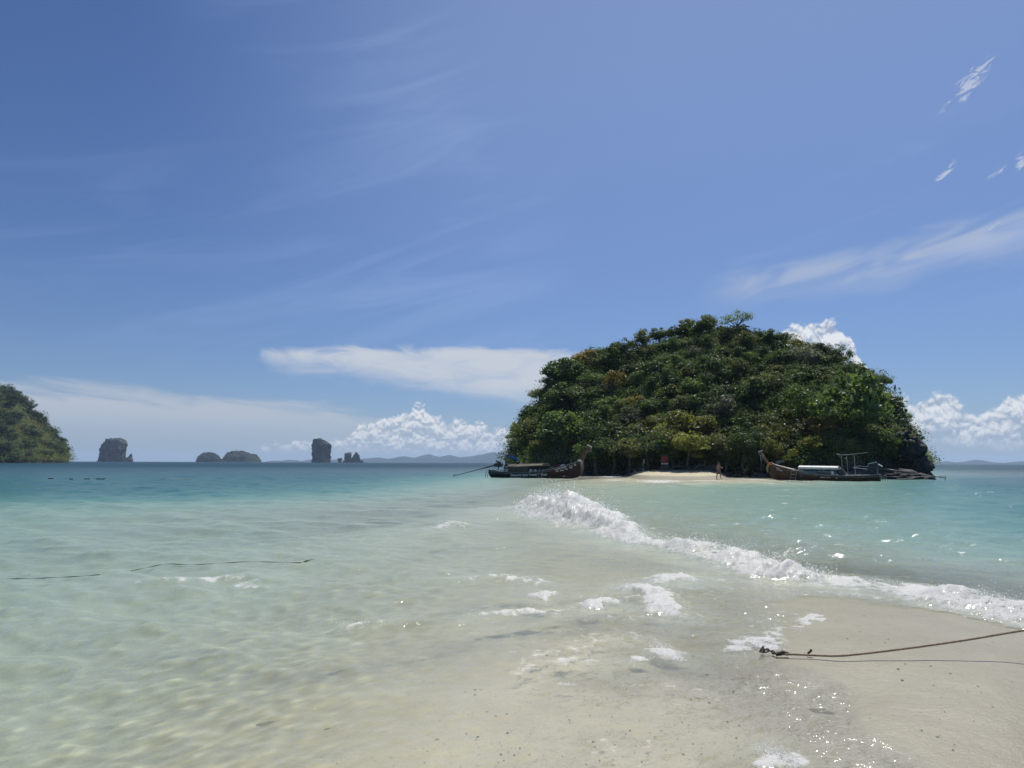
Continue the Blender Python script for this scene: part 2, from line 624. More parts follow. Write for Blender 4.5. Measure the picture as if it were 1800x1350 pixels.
# ------------------------------------------------------------------ sand: height field of the spit, the sea bed and the far beach
DEPTHS = [
    (0, 1350, .55), (300, 1350, .36), (600, 1350, .17), (760, 1345, .09), (950, 1345, .07), (1200, 1345, .065), (1450, 1345, .03), (1640, 1345, .012), (1790, 1348, .0),
    (0, 1250, .68), (300, 1250, .46), (600, 1250, .24), (800, 1250, .11), (1000, 1250, .075), (1300, 1250, .05), (1480, 1245, .018), (1545, 1250, -.004), (1700, 1250, -.045), (1790, 1300, -.03),
    (0, 1150, .85), (300, 1150, .6), (600, 1150, .34), (850, 1150, .15), (1000, 1150, .09), (1200, 1150, .05), (1325, 1150, .012), (1400, 1150, -.012), (1500, 1150, -.03), (1700, 1150, -.06), (1790, 1150, -.06),
    (0, 1080, 1.0), (400, 1080, .68), (700, 1080, .36), (950, 1080, .16), (1150, 1080, .085), (1330, 1080, .03), (1440, 1080, -.003), (1550, 1090, -.02), (1680, 1095, -.02), (1790, 1105, -.012),
    (0, 1030, 1.15), (500, 1030, .72), (900, 1030, .28), (1150, 1030, .11), (1350, 1040, .028), (1500, 1045, .02), (1650, 1060, .02), (1790, 1075, .03), (1790, 1040, .35), (1600, 1010, .4),
    (0, 980, 1.3), (500, 980, .85), (850, 980, .42), (1050, 985, .22), (1200, 995, .14), (1350, 970, .5), (1500, 970, .9), (1700, 990, 1.1),
    (0, 930, 1.55), (400, 930, 1.05), (800, 930, .55), (1000, 930, .34), (1150, 920, .7), (1300, 930, 1.1), (1500, 930, 1.6), (1750, 930, 2.6),
    (0, 893, 2.1), (300, 893, 1.55), (600, 890, 1.0), (850, 885, .62), (950, 880, .5), (1100, 885, 1.1), (1300, 885, 1.6), (1500, 885, 2.2), (1780, 885, 3.6),
    (0, 874, 4.0), (300, 872, 3.6), (600, 868, 2.6), (800, 862, 1.3), (900, 865, .75), (1000, 865, .8), (1200, 862, 1.5), (1400, 862, 2.0), (1600, 862, 3.0), (1780, 860, 5.0),
    (0, 855, 5.0), (400, 852, 4.6), (700, 850, 3.2), (850, 848, 1.7), (1000, 849, .6), (1150, 850, .7), (1300, 850, 1.2), (1500, 852, 2.2), (1780, 845, 7.0),
    (0, 840, 6.0), (400, 838, 6.0), (750, 838, 4.2), (880, 838, 2.2), (1000, 840, .5), (1100, 842, .1), (1200, 843, .08), (1330, 844, .1), (1450, 842, 1.0), (1600, 840, 3.5), (1780, 835, 8.0),
    (0, 826, 9), (500, 826, 9), (900, 826, 8), (1750, 828, 11), (0, 817, 14), (900, 818, 14), (1790, 822, 14), (0, 813, 16), (900, 815, 16), (1790, 818, 16)]


def _uv(px, py):
    return px / 420.0, np.log(np.maximum(py - 806.0, 4.0)) * 1.55


def _q(d):
    return np.sign(d) * np.log1p(np.abs(d) / 0.12)


_P = np.array(DEPTHS, float)
_pu, _pv = _uv(_P[:, 0], _P[:, 1])


def _phi(r2):
    return np.where(r2 > 1e-12, r2 * np.log(np.maximum(r2, 1e-12)), 0.0)


_n = len(_P)
_A = np.zeros((_n + 3, _n + 3))
_A[:_n, :_n] = _phi((_pu[:, None] - _pu) ** 2 + (_pv[:, None] - _pv) ** 2) + np.eye(_n) * 0.02
_A[:_n, _n:] = np.stack([np.ones(_n), _pu, _pv], 1)
_A[_n:, :_n] = _A[:_n, _n:].T
_W = np.linalg.solve(_A, np.concatenate([_q(_P[:, 2]), np.zeros(3)]))


def ground_z(x, y):
    """height of the sand at a world position"""
    x = np.asarray(x, float)
    y = np.asarray(y, float)
    r = np.hypot(x, y)
    a = np.arctan2(x, y)
    ac = np.clip(a, R(-44), R(44))
    rc = np.clip(r, 3.9, 6000)
    px, py = project(rc * np.sin(ac), rc * np.cos(ac), 0 * rc)
    py = np.minimum(py, 1380)
    u, v = _uv(px, py)
    q = np.zeros(u.shape)
    uf, vf = u.ravel(), v.ravel()
    res = np.empty(uf.shape)
    for s in range(0, len(uf), 20000):
        k = slice(s, s + 20000)
        d2 = (uf[k, None] - _pu) ** 2 + (vf[k, None] - _pv) ** 2
        res[k] = _phi(d2) @ _W[:_n] + _W[_n] + _W[_n + 1] * uf[k] + _W[_n + 2] * vf[k]
    q = res.reshape(u.shape)
    d = np.sign(q) * (np.exp(np.minimum(np.abs(q), 5.2)) - 1) * 0.12
    d = np.clip(d, -0.1, 17)
    z = -d
    # the spit the viewer stands on
    near = sstep(r, 4.2, 2.6)
    z = z * (1 - near) + 0.06 * near
    back = sstep(np.abs(a), R(55), R(100)) * sstep(r, 60, 20)
    z = np.maximum(z, z * (1 - back) + (0.10 + 0.02 * r) * back)
    # the beach at the island
    pw = px - 1190
    bw = np.exp(-np.abs(pw / 178.0) ** 5)
    edge = 79.0 + 0.8 * np.sin(px * 0.025) + 1.3 * sstep(px, 1240, 1080)
    bz = -0.08 + 0.34 * sstep(r, edge - 2.0, edge + 5.0) + 0.62 * sstep(r, edge + 4.5, edge + 18)
    bz = bz * bw - 20.0 * (1 - bw)
    z = np.where((r > 68) & (r < 135), np.maximum(z, np.minimum(bz, 1.2)), z)
    # unevenness
    n = fbm(x * 0.9, y * 0.9, octv=3) - 0.5
    n2 = fbm(x * 4.0, y * 4.0 + 5, octv=3) - 0.5
    z = z + n * 0.030 * sstep(r, 500, 3) + n2 * 0.008 * sstep(r, 60, 3)
    return z


def polar(az, rr):
    A, Q = np.meshgrid(az, rr)
    return Q * np.sin(A), Q * np.cos(A)


def polar_faces(nr, na, wrap=True):
    i = np.arange(nr - 1)[:, None]
    j = np.arange(na)[None, :]
    j2 = (j + 1) % na
    f = np.stack([i * na + j, i * na + j2, (i + 1) * na + j2, (i + 1) * na + j], -1)
    if not wrap:
        f = f[:, :-1]
    return f.reshape(-1, 4)


def rings(segs):
    rr = []
    for a, b, k in segs:
        n = max(2, int(math.log(b / a) / k))
        rr.append(np.geomspace(a, b, n, endpoint=False))
    return np.concatenate(rr + [[segs[-1][1]]])


def azimuths(step, half=41.0, coarse=4.0):
    return np.radians(np.concatenate([np.arange(-half, half, step), np.arange(half, 360 - half - 0.01, coarse)]))


def sand_material():
    m, g = mat('sand')
    tc = g.n('ShaderNodeTexCoord').outputs['Object']
    n1 = g.noise(tc, 0.8, 5, 0.6)
    n2 = g.noise(tc, 9.0, 4, 0.65)
    n3 = g.noise(tc, 90.0, 3, 0.7)
    n4 = g.noise(g.vm('MULTIPLY', tc, (1.0, 2.8, 1.0)), 22.0, 3, 0.7)
    c = g.mix(g.ss(n1, 0.3, 0.7), (0.505, 0.447, 0.285), (0.585, 0.53, 0.345))
    c = g.mix(g.mul(g.ss(n2, 0.45, 0.75), 0.35), c, (0.42, 0.37, 0.25))
    c = g.mix(g.mul(g.ss(n4, 0.58, 0.74), 0.65), c, (0.25, 0.22, 0.16))
    c = g.mix(g.mul(g.ss(n3, 0.58, 0.74), 0.5), c, (0.24, 0.21, 0.17))
    # wet sand is darker and smoother, dry sand lies higher up
    geo = g.n('ShaderNodeNewGeometry')
    z = g.sep(geo.outputs['Position'])[2]
    dry = g.ss(g.add(z, g.mul(g.sub(n1, 0.5), 0.12)), 0.20, 0.34)
    under = g.ss(z, -0.03, -0.10)  # submerged sand coloured lighter to offset the light lost in the water
    wet = g.mix(under, (0.475, 0.475, 0.475), (0.98, 0.98, 0.97))
    c = g.mix(1.0, c, g.mix(dry, wet, (0.97, 0.95, 0.95)), 'MULTIPLY')
    rough = g.add(g.add(0.28, g.mul(n2, 0.3)), g.mul(dry, 0.45))
    h = g.add(g.add(g.mul(n2, 0.5), g.mul(n3, 0.22)), g.mul(n4, 0.3))
    out(g, bsdf(g, c, rough, 0.5, bump(g, h, 0.6, 0.018)))
    return m


MAT['sand'] = sand_material()


def build_ground():
    az = azimuths(0.2)
    rr = rings([(0.4, 2.5, 0.12), (2.5, 45, 0.0105), (45, 130, 0.011), (130, 14000, 0.09)])
    x, y = polar(az, rr)
    z = ground_z(x, y)
    v = np.stack([x, y, z], -1).reshape(-1, 3)
    v = np.concatenate([v, [[0, 0, float(z[0].mean())]]])
    f = polar_faces(len(rr), len(az))
    na = len(az)
    c = len(v) - 1
    fan = np.array([[c, (j + 1) % na, j, j] for j in range(na)])
    me = mesh_np('sand', v, f, [MAT['sand']])
    o = link('sand_ground', me)
    tag(o, kind='structure')
    # small disc closes the middle
    ring = v[:na]
    mb = MB()
    mb.raw([tuple(p) for p in ring] + [tuple(v[c])], [(j, na, (j + 1) % na) for j in range(na)])
    me2 = mb
    d = MB.build(mb, 'sand_centre', MAT['sand'], o)
    return o


build_ground()

# ------------------------------------------------------------------ the sea
CREST = [(916, 893, .30), (940, 897, .58), (965, 902, .80), (1000, 912, .82), (1040, 922, .66), (1085, 938, .36), (1120, 950, .20), (1165, 962, .18), (1215, 972, .34),
         (1265, 985, .30), (1310, 1000, .27), (1350, 1010, .33), (1400, 1016, .24), (1460, 1022, .10), (1520, 1030, .06), (1580, 1036, .055), (1640, 1044, .08),
         (1690, 1058, .18), (1740, 1074, .22), (1800, 1090, .18), (1900, 1118, .12)]
CP = np.array([[*ground(a, b)[:2], h] for a, b, h in CREST])


def crest_coords(x, y):
    """signed distance across the breaker (positive on the sea side), height and position along it"""
    best = np.full(x.shape, 1e9)
    sd = np.full(x.shape, 1e9)
    hh = np.zeros(x.shape)
    ss = np.zeros(x.shape)
    for i in range(len(CP) - 1):
        ax, ay, ah = CP[i]
        bx, by, bh = CP[i + 1]
        dx, dy = bx - ax, by - ay
        L2 = dx * dx + dy * dy
        tu = ((x - ax) * dx + (y - ay) * dy) / L2
        t = np.clip(tu, 0, 1)
        ex, ey = x - ax - t * dx, y - ay - t * dy
        d = np.hypot(ex, ey)
        m = d < best
        sgn = np.sign(ex * (-dy) + ey * dx)
        best = np.where(m, d, best)
        sd = np.where(m, sgn * d, sd)
        fade = 1.0
        if i == 0:
            fade = np.clip(1 + tu * 1.2, 0, 1) * (tu < 0) + (tu >= 0)
        if i == len(CP) - 2:
            fade = fade * np.where(tu > 1, 0, 1)
        hh = np.where(m, (ah + (bh - ah) * t) * fade, hh)
        ss = np.where(m, i + t, ss)
    return sd, hh, ss


WDIR = []
_r = random.Random(5)
for k in range(58):
    lam = 0.16 * (1.108 ** k)            # wave lengths 0.22 m .. 50 m
    th = R(-118 + _r.gauss(0, 36))       # running mostly towards the viewer's left
    if k % 5 == 0:
        th = R(-30 + _r.gauss(0, 30))
    WDIR.append((2 * math.pi / lam, math.cos(th), math.sin(th), _r.uniform(0, 6.28), lam))

SPLASH = [  # patches of wash: px, py, radius along x and y in pixels, foam strength
    (1160, 846, 48, 3.4, 1.0), (1080, 844, 30, 2.2, .75), (1240, 845, 60, 1.4, .7), (1320, 843, 40, 1.6, .6), (1072, 838, 26, 2.2, .8), (1180, 841, 60, 1.0, .6),
    (1380, 886, 8, 3, .8)]
# small breaking crests on the spit: points in pixels, height, foam, spray
CURLS = [([(1140, 1030), (1165, 1022), (1188, 1016), (1205, 1020), (1216, 1028)], .085, 1.0, 1.0), ([(1084, 1040), (1110, 1036), (1140, 1040), (1160, 1052), (1162, 1066), (1176, 1080), (1192, 1092)], .11, 1.0, 1.3),
         ([(1030, 1076), (1046, 1066), (1064, 1060), (1084, 1068)], .085, 1.0, .8), ([(944, 1052), (960, 1047), (974, 1049)], .05, .7, .3), ([(820, 1086), (880, 1081), (950, 1080), (1020, 1076)], .06, .62, .2),
         ([(1146, 1138), (1162, 1146), (1176, 1152), (1190, 1166)], .06, .72, .5), ([(1080, 1172), (1120, 1166), (1160, 1158)], .04, .55, .1), ([(1330, 1318), (1352, 1326), (1375, 1336), (1398, 1350)], .045, .62, .3),
         ([(1300, 1135), (1330, 1136), (1352, 1140), (1372, 1147)], .04, .62, .3), ([(1380, 1122), (1410, 1104), (1434, 1082), (1442, 1070)], .03, .58, .1), ([(1260, 1160), (1320, 1130), (1400, 1098)], .03, .6, .1),
         ([(740, 935), (800, 924), (850, 927)], .07, .5, .2), ([(560, 1100), (640, 1098), (700, 1096)], .05, .45, .1), ([(215, 1030), (330, 1026), (400, 1022), (470, 1018)], .07, .42, .05),
         ([(390, 1040), (430, 1028), (470, 1040)], .05, .40, .05), ([(780, 1030), (850, 1022), (930, 1025), (985, 1032)], .06, .55, .1)]


def poly_dist(x, y, pts):
    g0 = np.array([ground(*p)[:2] for p in pts])
    bd = np.full(x.shape, 1e9)
    tt = np.zeros(x.shape)
    for i in range(len(g0) - 1):
        ax, ay = g0[i]
        dx, dy = g0[i + 1] - g0[i]
        t = np.clip(((x - ax) * dx + (y - ay) * dy) / (dx * dx + dy * dy), 0, 1)
        d = np.hypot(x - ax - t * dx, y - ay - t * dy)
        mk = d < bd
        bd = np.where(mk, d, bd)
        tt = np.where(mk, (i + t) / (len(g0) - 1), tt)
    return bd, tt


def water_mesh():
    az = azimuths(0.092)
    rr = rings([(2.2, 3.6, 0.02), (3.6, 42, 0.0052), (42, 110, 0.0085), (110, 700, 0.03), (700, 14000, 0.12)])
    x, y = polar(az, rr)
    gz = ground_z(x, y)
    dep = np.maximum(-gz, 0.0)
    r = np.hypot(x, y)
    cell = r * 0.0075
    amp_d = 0.20 + 0.80 * sstep(dep, 0.03, 0.55)
    sd, hh, ss = crest_coords(x, y)
    lee = sstep(-sd, 0.0, 6.0)
    h = np.zeros(x.shape)
    calm = 0.55 + 0.9 * fbm(x * 0.11, y * 0.11, octv=2)
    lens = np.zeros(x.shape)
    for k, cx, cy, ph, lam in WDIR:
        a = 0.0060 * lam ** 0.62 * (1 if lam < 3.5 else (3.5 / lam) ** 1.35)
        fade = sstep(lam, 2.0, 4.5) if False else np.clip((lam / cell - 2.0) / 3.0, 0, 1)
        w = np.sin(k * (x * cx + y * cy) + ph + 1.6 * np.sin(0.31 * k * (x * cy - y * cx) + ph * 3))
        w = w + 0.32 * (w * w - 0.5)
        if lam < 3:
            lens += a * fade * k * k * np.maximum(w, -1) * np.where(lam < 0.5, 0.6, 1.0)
        h += a * fade * w
    h *= amp_d * calm
    # caustics painted into the water tint: brighter at crests, darker in troughs
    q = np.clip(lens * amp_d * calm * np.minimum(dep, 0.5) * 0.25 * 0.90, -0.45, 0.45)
    caustic_tint = np.clip(1.0 / (1 - q), 0.66, 2.0)
    caustic_tint = 1 + (caustic_tint - 1) * sstep(r, 40, 12)
    # wave fronts wandering over the shallows, pixels along their crests
    foam = np.zeros(x.shape)
    px, py = project(x, y, 0 * x)
    FR = [([(640, 1030), (720, 1024), (790, 1016)], .05),
          ([(600, 1102), (680, 1096), (760, 1097), (850, 1086)], .06), ([(130, 1126), (200, 1118), (270, 1108), (330, 1104)], .035),
          ([(620, 915), (760, 924), (840, 920)], .06), ([(335, 1185), (380, 1165), (430, 1140)], .035), ([(0, 1076), (50, 1074), (110, 1062)], .04)]
    near = (r < 45) & (np.abs(np.arctan2(x, y)) < R(43))
    xn, yn = x[near], y[near]
    jit = fbm(xn * 3, yn * 3, octv=3)
    jit2 = np.clip(fbm(xn * 9 + 3, yn * 9, octv=4) * 1.9 - 0.35, 0, 1.1)
    for pts, H in FR:
        bd, tt = poly_dist(xn, yn, pts)
        env = np.sin(np.pi * np.clip(tt, 0.02, 0.98)) ** 0.6
        h[near] += H * env * np.exp(-(bd / (0.16 + 0.1 * jit)) ** 2)
    turbid = np.zeros(x.shape)
    for pts, H, fo, sp in CURLS:
        bd, tt = poly_dist(xn + (jit - .5) * .12, yn + (jit - .5) * .3, pts)
        env = np.sin(np.pi * np.clip(tt, 0.03, 0.97)) ** 0.7
        rd = float(np.hypot(*ground(*pts[len(pts) // 2])[:2]))
        wj = (0.08 + 0.17 * jit) * (rd / 9) ** 0.5
        h[near] += 0.62 * H * env * np.exp(-(bd / (wj * 1.5)) ** 2) * (0.5 + jit)
        foam[near] = np.maximum(foam[near], np.clip(fo * env * (np.exp(-(bd / wj) ** 2) * (0.42 + 0.8 * jit2) + 0.6 * np.exp(-bd / (wj * 3.5)) * jit2), 0, 1))
        turbid[near] = np.maximum(turbid[near], fo * 0.6 * np.exp(-(bd / (wj * 2.5)) ** 2))
    # swash lip where the sheet of water runs out on the sand
    h = h + 0.0
    h = np.where(dep < 0.05, h * 0.6, h)
    # the breaker
    lum = fbm(x * 3.1, y * 3.1, octv=4)
    lum2 = fbm(x * 11, y * 11, octv=3)
    wob = fbm(x * 1.1 + 9, y * 1.1, octv=3) - 0.5
    wob2 = fbm(x * 4.0, y * 4.0 + 31, octv=3) - 0.5
    s2 = sd + wob * 0.55 + wob2 * 0.22
    along = np.clip(fbm(ss * 1.7, ss * 0 + 3.0, octv=3) * 1.8 - 0.4, 0, 1)
    H = hh * (0.15 + 0.85 * lum + 0.6 * along)
    front = np.exp(-np.abs(np.minimum(s2, 0) / (0.22 + 0.55 * hh)) ** 1.5)
    backp = np.exp(-np.abs(np.maximum(s2, 0) / (0.55 + 0.9 * hh)) ** 1.5)
    prof = np.where(s2 < 0, front, backp)
    h += H * prof * 0.86
    fw = hh / 0.28
    wide = np.interp(ss, np.arange(len(CREST)), [1.2, 1.6, 2.1, 2.2, 2.0, 1.6, 1.3, 1.2, 1.4, 1.4, 1.3, 1.4, 1.5, 2.1, 2.6, 2.8, 2.5, 1.9, 1.7, 1.6, 1.4])
    foam_c = np.exp(-((s2 + 0.08) / ((0.16 + 0.46 * hh) * wide)) ** 2) * np.clip(0.75 + fw * 0.5, 0, 1.35) * np.clip(0.15 + 0.95 * lum + 0.5 * along, 0, 1.1)
    trail = np.exp(-np.abs(np.minimum(s2, 0) / (0.40 * wide)) ** 1.3) * 0.74
    trail2 = np.exp(-np.maximum(s2, 0) / (0.36 * wide)) * 0.62
    foam = np.maximum(foam, np.clip(foam_c, 0, 1))
    foam = np.maximum(foam, np.where(s2 < 0, trail, trail2) * (hh > 0.02) * np.clip(0.2 + 1.35 * fbm(x * 1.9 + 4, y * 3.2, octv=4), 0, 1))
    turbid = turbid + np.where(s2 < 0, np.exp(-np.abs(s2 / 2.2) ** 1.1) * 1.1, np.exp(-(s2 / 0.8) ** 2) * 0.7) * (hh > 0.02)
    for a, b, rx, ry, st in SPLASH:
        q = ((px - a) / rx) ** 2 + ((py - b) / ry) ** 2
        w = np.exp(-(q * (0.35 + 1.3 * fbm(x * 2.2 + a, y * 3.5, octv=3))) * 1.1) * st
        foam = np.maximum(foam, np.clip(w * (0.30 + 1.1 * lum), 0, 1))
        sc = ry * float(np.hypot(*ground(a, b)[:2])) / FPX
        if b > 900:
            h += np.exp(-q * 1.4) * min(0.06, 0.3 * sc * 4) * lum * st
            turbid = np.maximum(turbid, np.exp(-(((px - a) / (rx * 2.2)) ** 2 + ((py - b - 8) / (ry * 2.6)) ** 2)) * 0.8)
    # broken lines of foam where shallow water runs over the spit
    run = np.exp(-((dep - 0.09) / 0.05) ** 2) * sstep(r, 22, 9) * (px > 880)
    foam = np.maximum(foam, run * np.clip((fbm(x * 1.4, y * 2.6, octv=3) - 0.56) * 4, 0, 0.34))
    h += foam * (lum2 - 0.42) * 0.07 * np.clip(0.3 + hh * 3, 0, 1)
    z = h
    v = np.stack([x, y, z], -1).reshape(-1, 3)
    me = mesh_np('water', v, polar_faces(len(rr), len(az)), [MAT['water']], True, {'depth': (dep + turbid * 0.10).ravel(), 'turbid': np.clip(turbid, 0, 1).ravel(), 'foam': foam.ravel(), 'thick': (z - gz).ravel(), 'caustic_tint': caustic_tint.ravel()})
    return me


def water_material():
    m, g = mat('water')
    geo = g.n('ShaderNodeNewGeometry')
    pos = geo.outputs['Position']
    N = geo.outputs['Normal']
    D = g.n('ShaderNodeAttribute', attribute_name='depth').outputs['Fac']
    F = g.n('ShaderNodeAttribute', attribute_name='foam').outputs['Fac']
    TH = g.n('ShaderNodeAttribute', attribute_name='thick').outputs['Fac']
    FO = g.n('ShaderNodeAttribute', attribute_name='caustic_tint').outputs['Fac']
    film = g.ss(TH, 0.0, 0.02)
    TU = g.mul(g.n('ShaderNodeAttribute', attribute_name='turbid').outputs['Fac'], film)
    # ripples finer than the mesh
    x, y, z = g.sep(pos)
    rx = g.add(g.mul(x, 0.80), g.mul(y, 0.60))
    ry = g.sub(g.mul(y, 0.80), g.mul(x, 0.60))
    p2 = g.xyz(g.mul(rx, 1.0), g.mul(ry, 1.7), 0.0)
    c1 = g.vm('SUBTRACT', g.noise(p2, 1.5, 3, 0.6, True, 0.5), (0.5, 0.5, 0.5))
    c2 = g.vm('SUBTRACT', g.noise(p2, 9.0, 3, 0.65, True, 0.5), (0.5, 0.5, 0.5))
    c3 = g.vm('SUBTRACT', g.noise(pos, 60.0, 2, 0.6, True), (0.5, 0.5, 0.5))
    calm = g.add(g.ss(D, 0.0, 0.35, 0.5, 1.0), g.mul(g.mul(g.ss(TH, 0.0, 0.012), g.ss(TH, 0.06, 0.02)), 0.75))
    dist = g.vm('LENGTH', pos)
    nd = g.n('ShaderNodeVectorMath', operation='LENGTH')
    g.put(nd.inputs[0], pos)
    far = g.ss(nd.outputs['Value'], 8.0, 70.0)
    s = g.vm('ADD', g.vm('SCALE', c1, g.add(0.22, g.mul(far, 0.75))), g.vm('SCALE', c2, g.add(1.05, g.mul(far, 0.40))))
    s = g.vm('ADD', s, g.vm('SCALE', c3, 1.0))
    s = g.vm('SCALE', g.vm('MULTIPLY', s, (1, 1, 0)), calm)
    Nn = g.vm('NORMALIZE', g.vm('ADD', N, s))
    # light that goes down to the sand and comes back, weakened by the depth, with the painted caustics on top
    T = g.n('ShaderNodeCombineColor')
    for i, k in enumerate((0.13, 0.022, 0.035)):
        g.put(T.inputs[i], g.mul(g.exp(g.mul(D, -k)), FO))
    tr = g.n('ShaderNodeBsdfTransparent')
    g.put(tr.inputs[0], T.outputs[0])
    body = g.ramp(g.m('DIVIDE', D, 16.0, clamp=True), [(0.0, (0.55, 0.535, 0.37)), (0.05, (0.435, 0.51, 0.395)), (0.10, (0.285, 0.41, 0.325)), (0.19, (0.105, 0.240, 0.205)), (0.30, (0.044, 0.138, 0.138)), (0.50, (0.022, 0.080, 0.098)), (0.9, (0.014, 0.054, 0.082))])
    df = g.n('ShaderNodeBsdfDiffuse')
    g.put(df.inputs[0], g.mix(g.mul(TU, 0.7), body, (0.47, 0.51, 0.43)))
    g.put(df.inputs['Normal'], g.vm('NORMALIZE', g.vm('ADD', N, g.vm('SCALE', s, 0.6))))
    mb = g.n('ShaderNodeMixShader')
    g.put(mb.inputs[0], g.sub(1.0, g.mul(g.exp(g.mul(D, -1.05)), g.sub(1.0, g.mul(TU, 0.7)))))
    g.t.links.new(tr.outputs[0], mb.inputs[1])
    g.t.links.new(df.outputs[0], mb.inputs[2])
    gl = g.n('ShaderNodeBsdfGlossy')
    gl.inputs[0].default_value = (1, 1, 1, 1)
    g.put(gl.inputs['Roughness'], g.ss(nd.outputs['Value'], 12.0, 160.0, 0.095, 0.24))
    g.put(gl.inputs['Normal'], Nn)
    fr = g.n('ShaderNodeFresnel')
    fr.inputs[0].default_value = 1.33
    g.put(fr.inputs['Normal'], Nn)
    ms = g.n('ShaderNodeMixShader')
    g.put(ms.inputs[0], g.mul(g.m('MINIMUM', fr.outputs[0], g.ss(nd.outputs['Value'], 25.0, 320.0, 0.32, 0.11)), film))
    g.t.links.new(mb.outputs[0], ms.inputs[1])
    g.t.links.new(gl.outputs[0], ms.inputs[2])
    # foam
    f1 = g.noise(pos, 20.0, 5, 0.75, dist=0.4)
    f2 = g.vor(g.vm('ADD', g.vm('MULTIPLY', pos, (1.0, 0.7, 1.0)), g.vm('SCALE', c2, 0.12)), 9.0, 0.15)
    ft = g.add(g.mul(f1, 0.70), g.mul(f2, 0.50))
    fa = g.ss(g.add(F, g.mul(g.sub(ft, 0.52), 1.35)), 0.44, 0.92)
    fa = g.mul(fa, g.ss(F, 0.02, 0.25))
    fd = bsdf(g, (0.93, 0.94, 0.94), 0.5, 0.5, bump(g, g.noise(pos, 45, 4, 0.7), 0.5, 0.02))
    ftr = g.n('ShaderNodeBsdfTranslucent')
    ftr.inputs[0].default_value = (0.95, 0.96, 0.96, 1)
    fmx = g.n('ShaderNodeMixShader')
    fmx.inputs[0].default_value = 0.45
    g.t.links.new(fd, fmx.inputs[1])
    g.t.links.new(ftr.outputs[0], fmx.inputs[2])
    fo = fmx.outputs[0]
    mf = g.n('ShaderNodeMixShader')
    g.put(mf.inputs[0], g.mul(fa, 0.94))
    g.t.links.new(ms.outputs[0], mf.inputs[1])
    g.t.links.new(fo, mf.inputs[2])
    out(g, mf.outputs[0])
    return m


MAT['water'] = water_material()
sea = link('sea_water', water_mesh())
tag(sea, kind='structure')


# spray thrown up by the breaker: small drops
def build_spray():
    rng = np.random.default_rng(3)
    P, Q = [], []
    dense = [0.5, 1.2, 1.9, 2.0, 1.5, .8, .35, .35, .9, .6, .35, .5, .35, .10, .05, .05, .10, .30, .40, .3]
    for i in range(len(CP) - 1):
        a, b = CP[i], CP[i + 1]
        L = math.hypot(*(b - a)[:2])
        px_w = CREST[i + 1][0] - CREST[i][0]
        n = int(px_w * 28 * dense[i])
        t = rng.random(n)
        base = a[None, :] + (b - a)[None, :] * t[:, None]
        nx, ny = -(b - a)[1] / L, (b - a)[0] / L          # towards the sea side
        cl = np.sin(t * 31 + i * 7) * 0.5 + 0.5
        up = (np.minimum(rng.exponential(0.17, n), 0.5) * base[:, 2] * (0.35 + 1.1 * cl) + rng.exponential(0.02, n)) * (0.5 + 1.0 * vnoise(base[:, 0] * 3.3, base[:, 1] * 3.3))
        ac = rng.normal(0.0, 0.20 + 0.30 * base[:, 2], n) - (vnoise(base[:, 0] * 1.1 + 9, base[:, 1] * 1.1) - 0.5) * 0.5
        x = base[:, 0] + nx * ac + rng.normal(0, 0.05, n)
        y = base[:, 1] + ny * ac + rng.normal(0, 0.05, n)
        z = base[:, 2] * 0.70 * np.exp(-(ac / (0.3 + 0.4 * base[:, 2])) ** 2) + up
        P.append(np.stack([x, y, z], 1))
        dist = np.hypot(x, y)
        Q.append(np.clip(rng.lognormal(-5.3, 0.5, n), 0.002, 0.016) * np.clip(dist / 15, 0.6, 1.7))
    for pts, H, fo, sp in CURLS:
        g0 = np.array([ground(*p)[:] for p in pts])
        n = int(900 * sp)
        u = rng.random(n) * (len(g0) - 1)
        i = np.minimum(u.astype(int), len(g0) - 2)
        t = (u - i)[:, None]
        c = g0[i] * (1 - t) + g0[i + 1] * t
        rd = float(np.hypot(g0[0, 0], g0[0, 1]))
        c[:, :2] += rng.normal(0, 0.05 * (rd / 9) ** .5, (n, 2))
        c[:, 2] = H * 0.35 + rng.exponential(0.018, n)
        P.append(c)
        Q.append(np.clip(rng.lognormal(-5.7, 0.4, n), 0.002, 0.007))
    P = np.concatenate(P)
    Q = np.concatenate(Q)
    o = np.array([[1, 0, 0], [0, 1, 0], [-1, 0, 0], [0, -1, 0], [0, 0, 1], [0, 0, -1]], float)
    fc = np.array([[0, 1, 4], [1, 2, 4], [2, 3, 4], [3, 0, 4], [1, 0, 5], [2, 1, 5], [3, 2, 5], [0, 3, 5]])
    st = rng.uniform(0.7, 1.5, (len(P), 1, 3))
    v = P[:, None, :] + o[None] * Q[:, None, None] * st
    f = fc[None] + 6 * np.arange(len(P))[:, None, None]
    me = mesh_np('spray', v.reshape(-1, 3), f.reshape(-1, 3), [MAT['spray']], True)
    tag(link('wave_spray', me), 'white drops of spray thrown up along the breaking wave', 'spray', kind='stuff')


def spray_mat():
    m, g = mat('spray')
    d = g.n('ShaderNodeBsdfPrincipled')
    d.inputs['Base Color'].default_value = (0.92, 0.93, 0.93, 1)
    d.inputs['Roughness'].default_value = 0.25
    t = g.n('ShaderNodeBsdfTranslucent')
    t.inputs[0].default_value = (0.92, 0.93, 0.93, 1)
    mx = g.n('ShaderNodeMixShader')
    mx.inputs[0].default_value = 0.62
    g.t.links.new(d.outputs[0], mx.inputs[1])
    g.t.links.new(t.outputs[0], mx.inputs[2])
    tr = g.n('ShaderNodeBsdfTransparent')
    m2 = g.n('ShaderNodeMixShader')
    m2.inputs[0].default_value = 0.30
    g.t.links.new(mx.outputs[0], m2.inputs[1])
    g.t.links.new(tr.outputs[0], m2.inputs[2])
    out(g, m2.outputs[0])
    return m


MAT['spray'] = spray_mat()
build_spray()

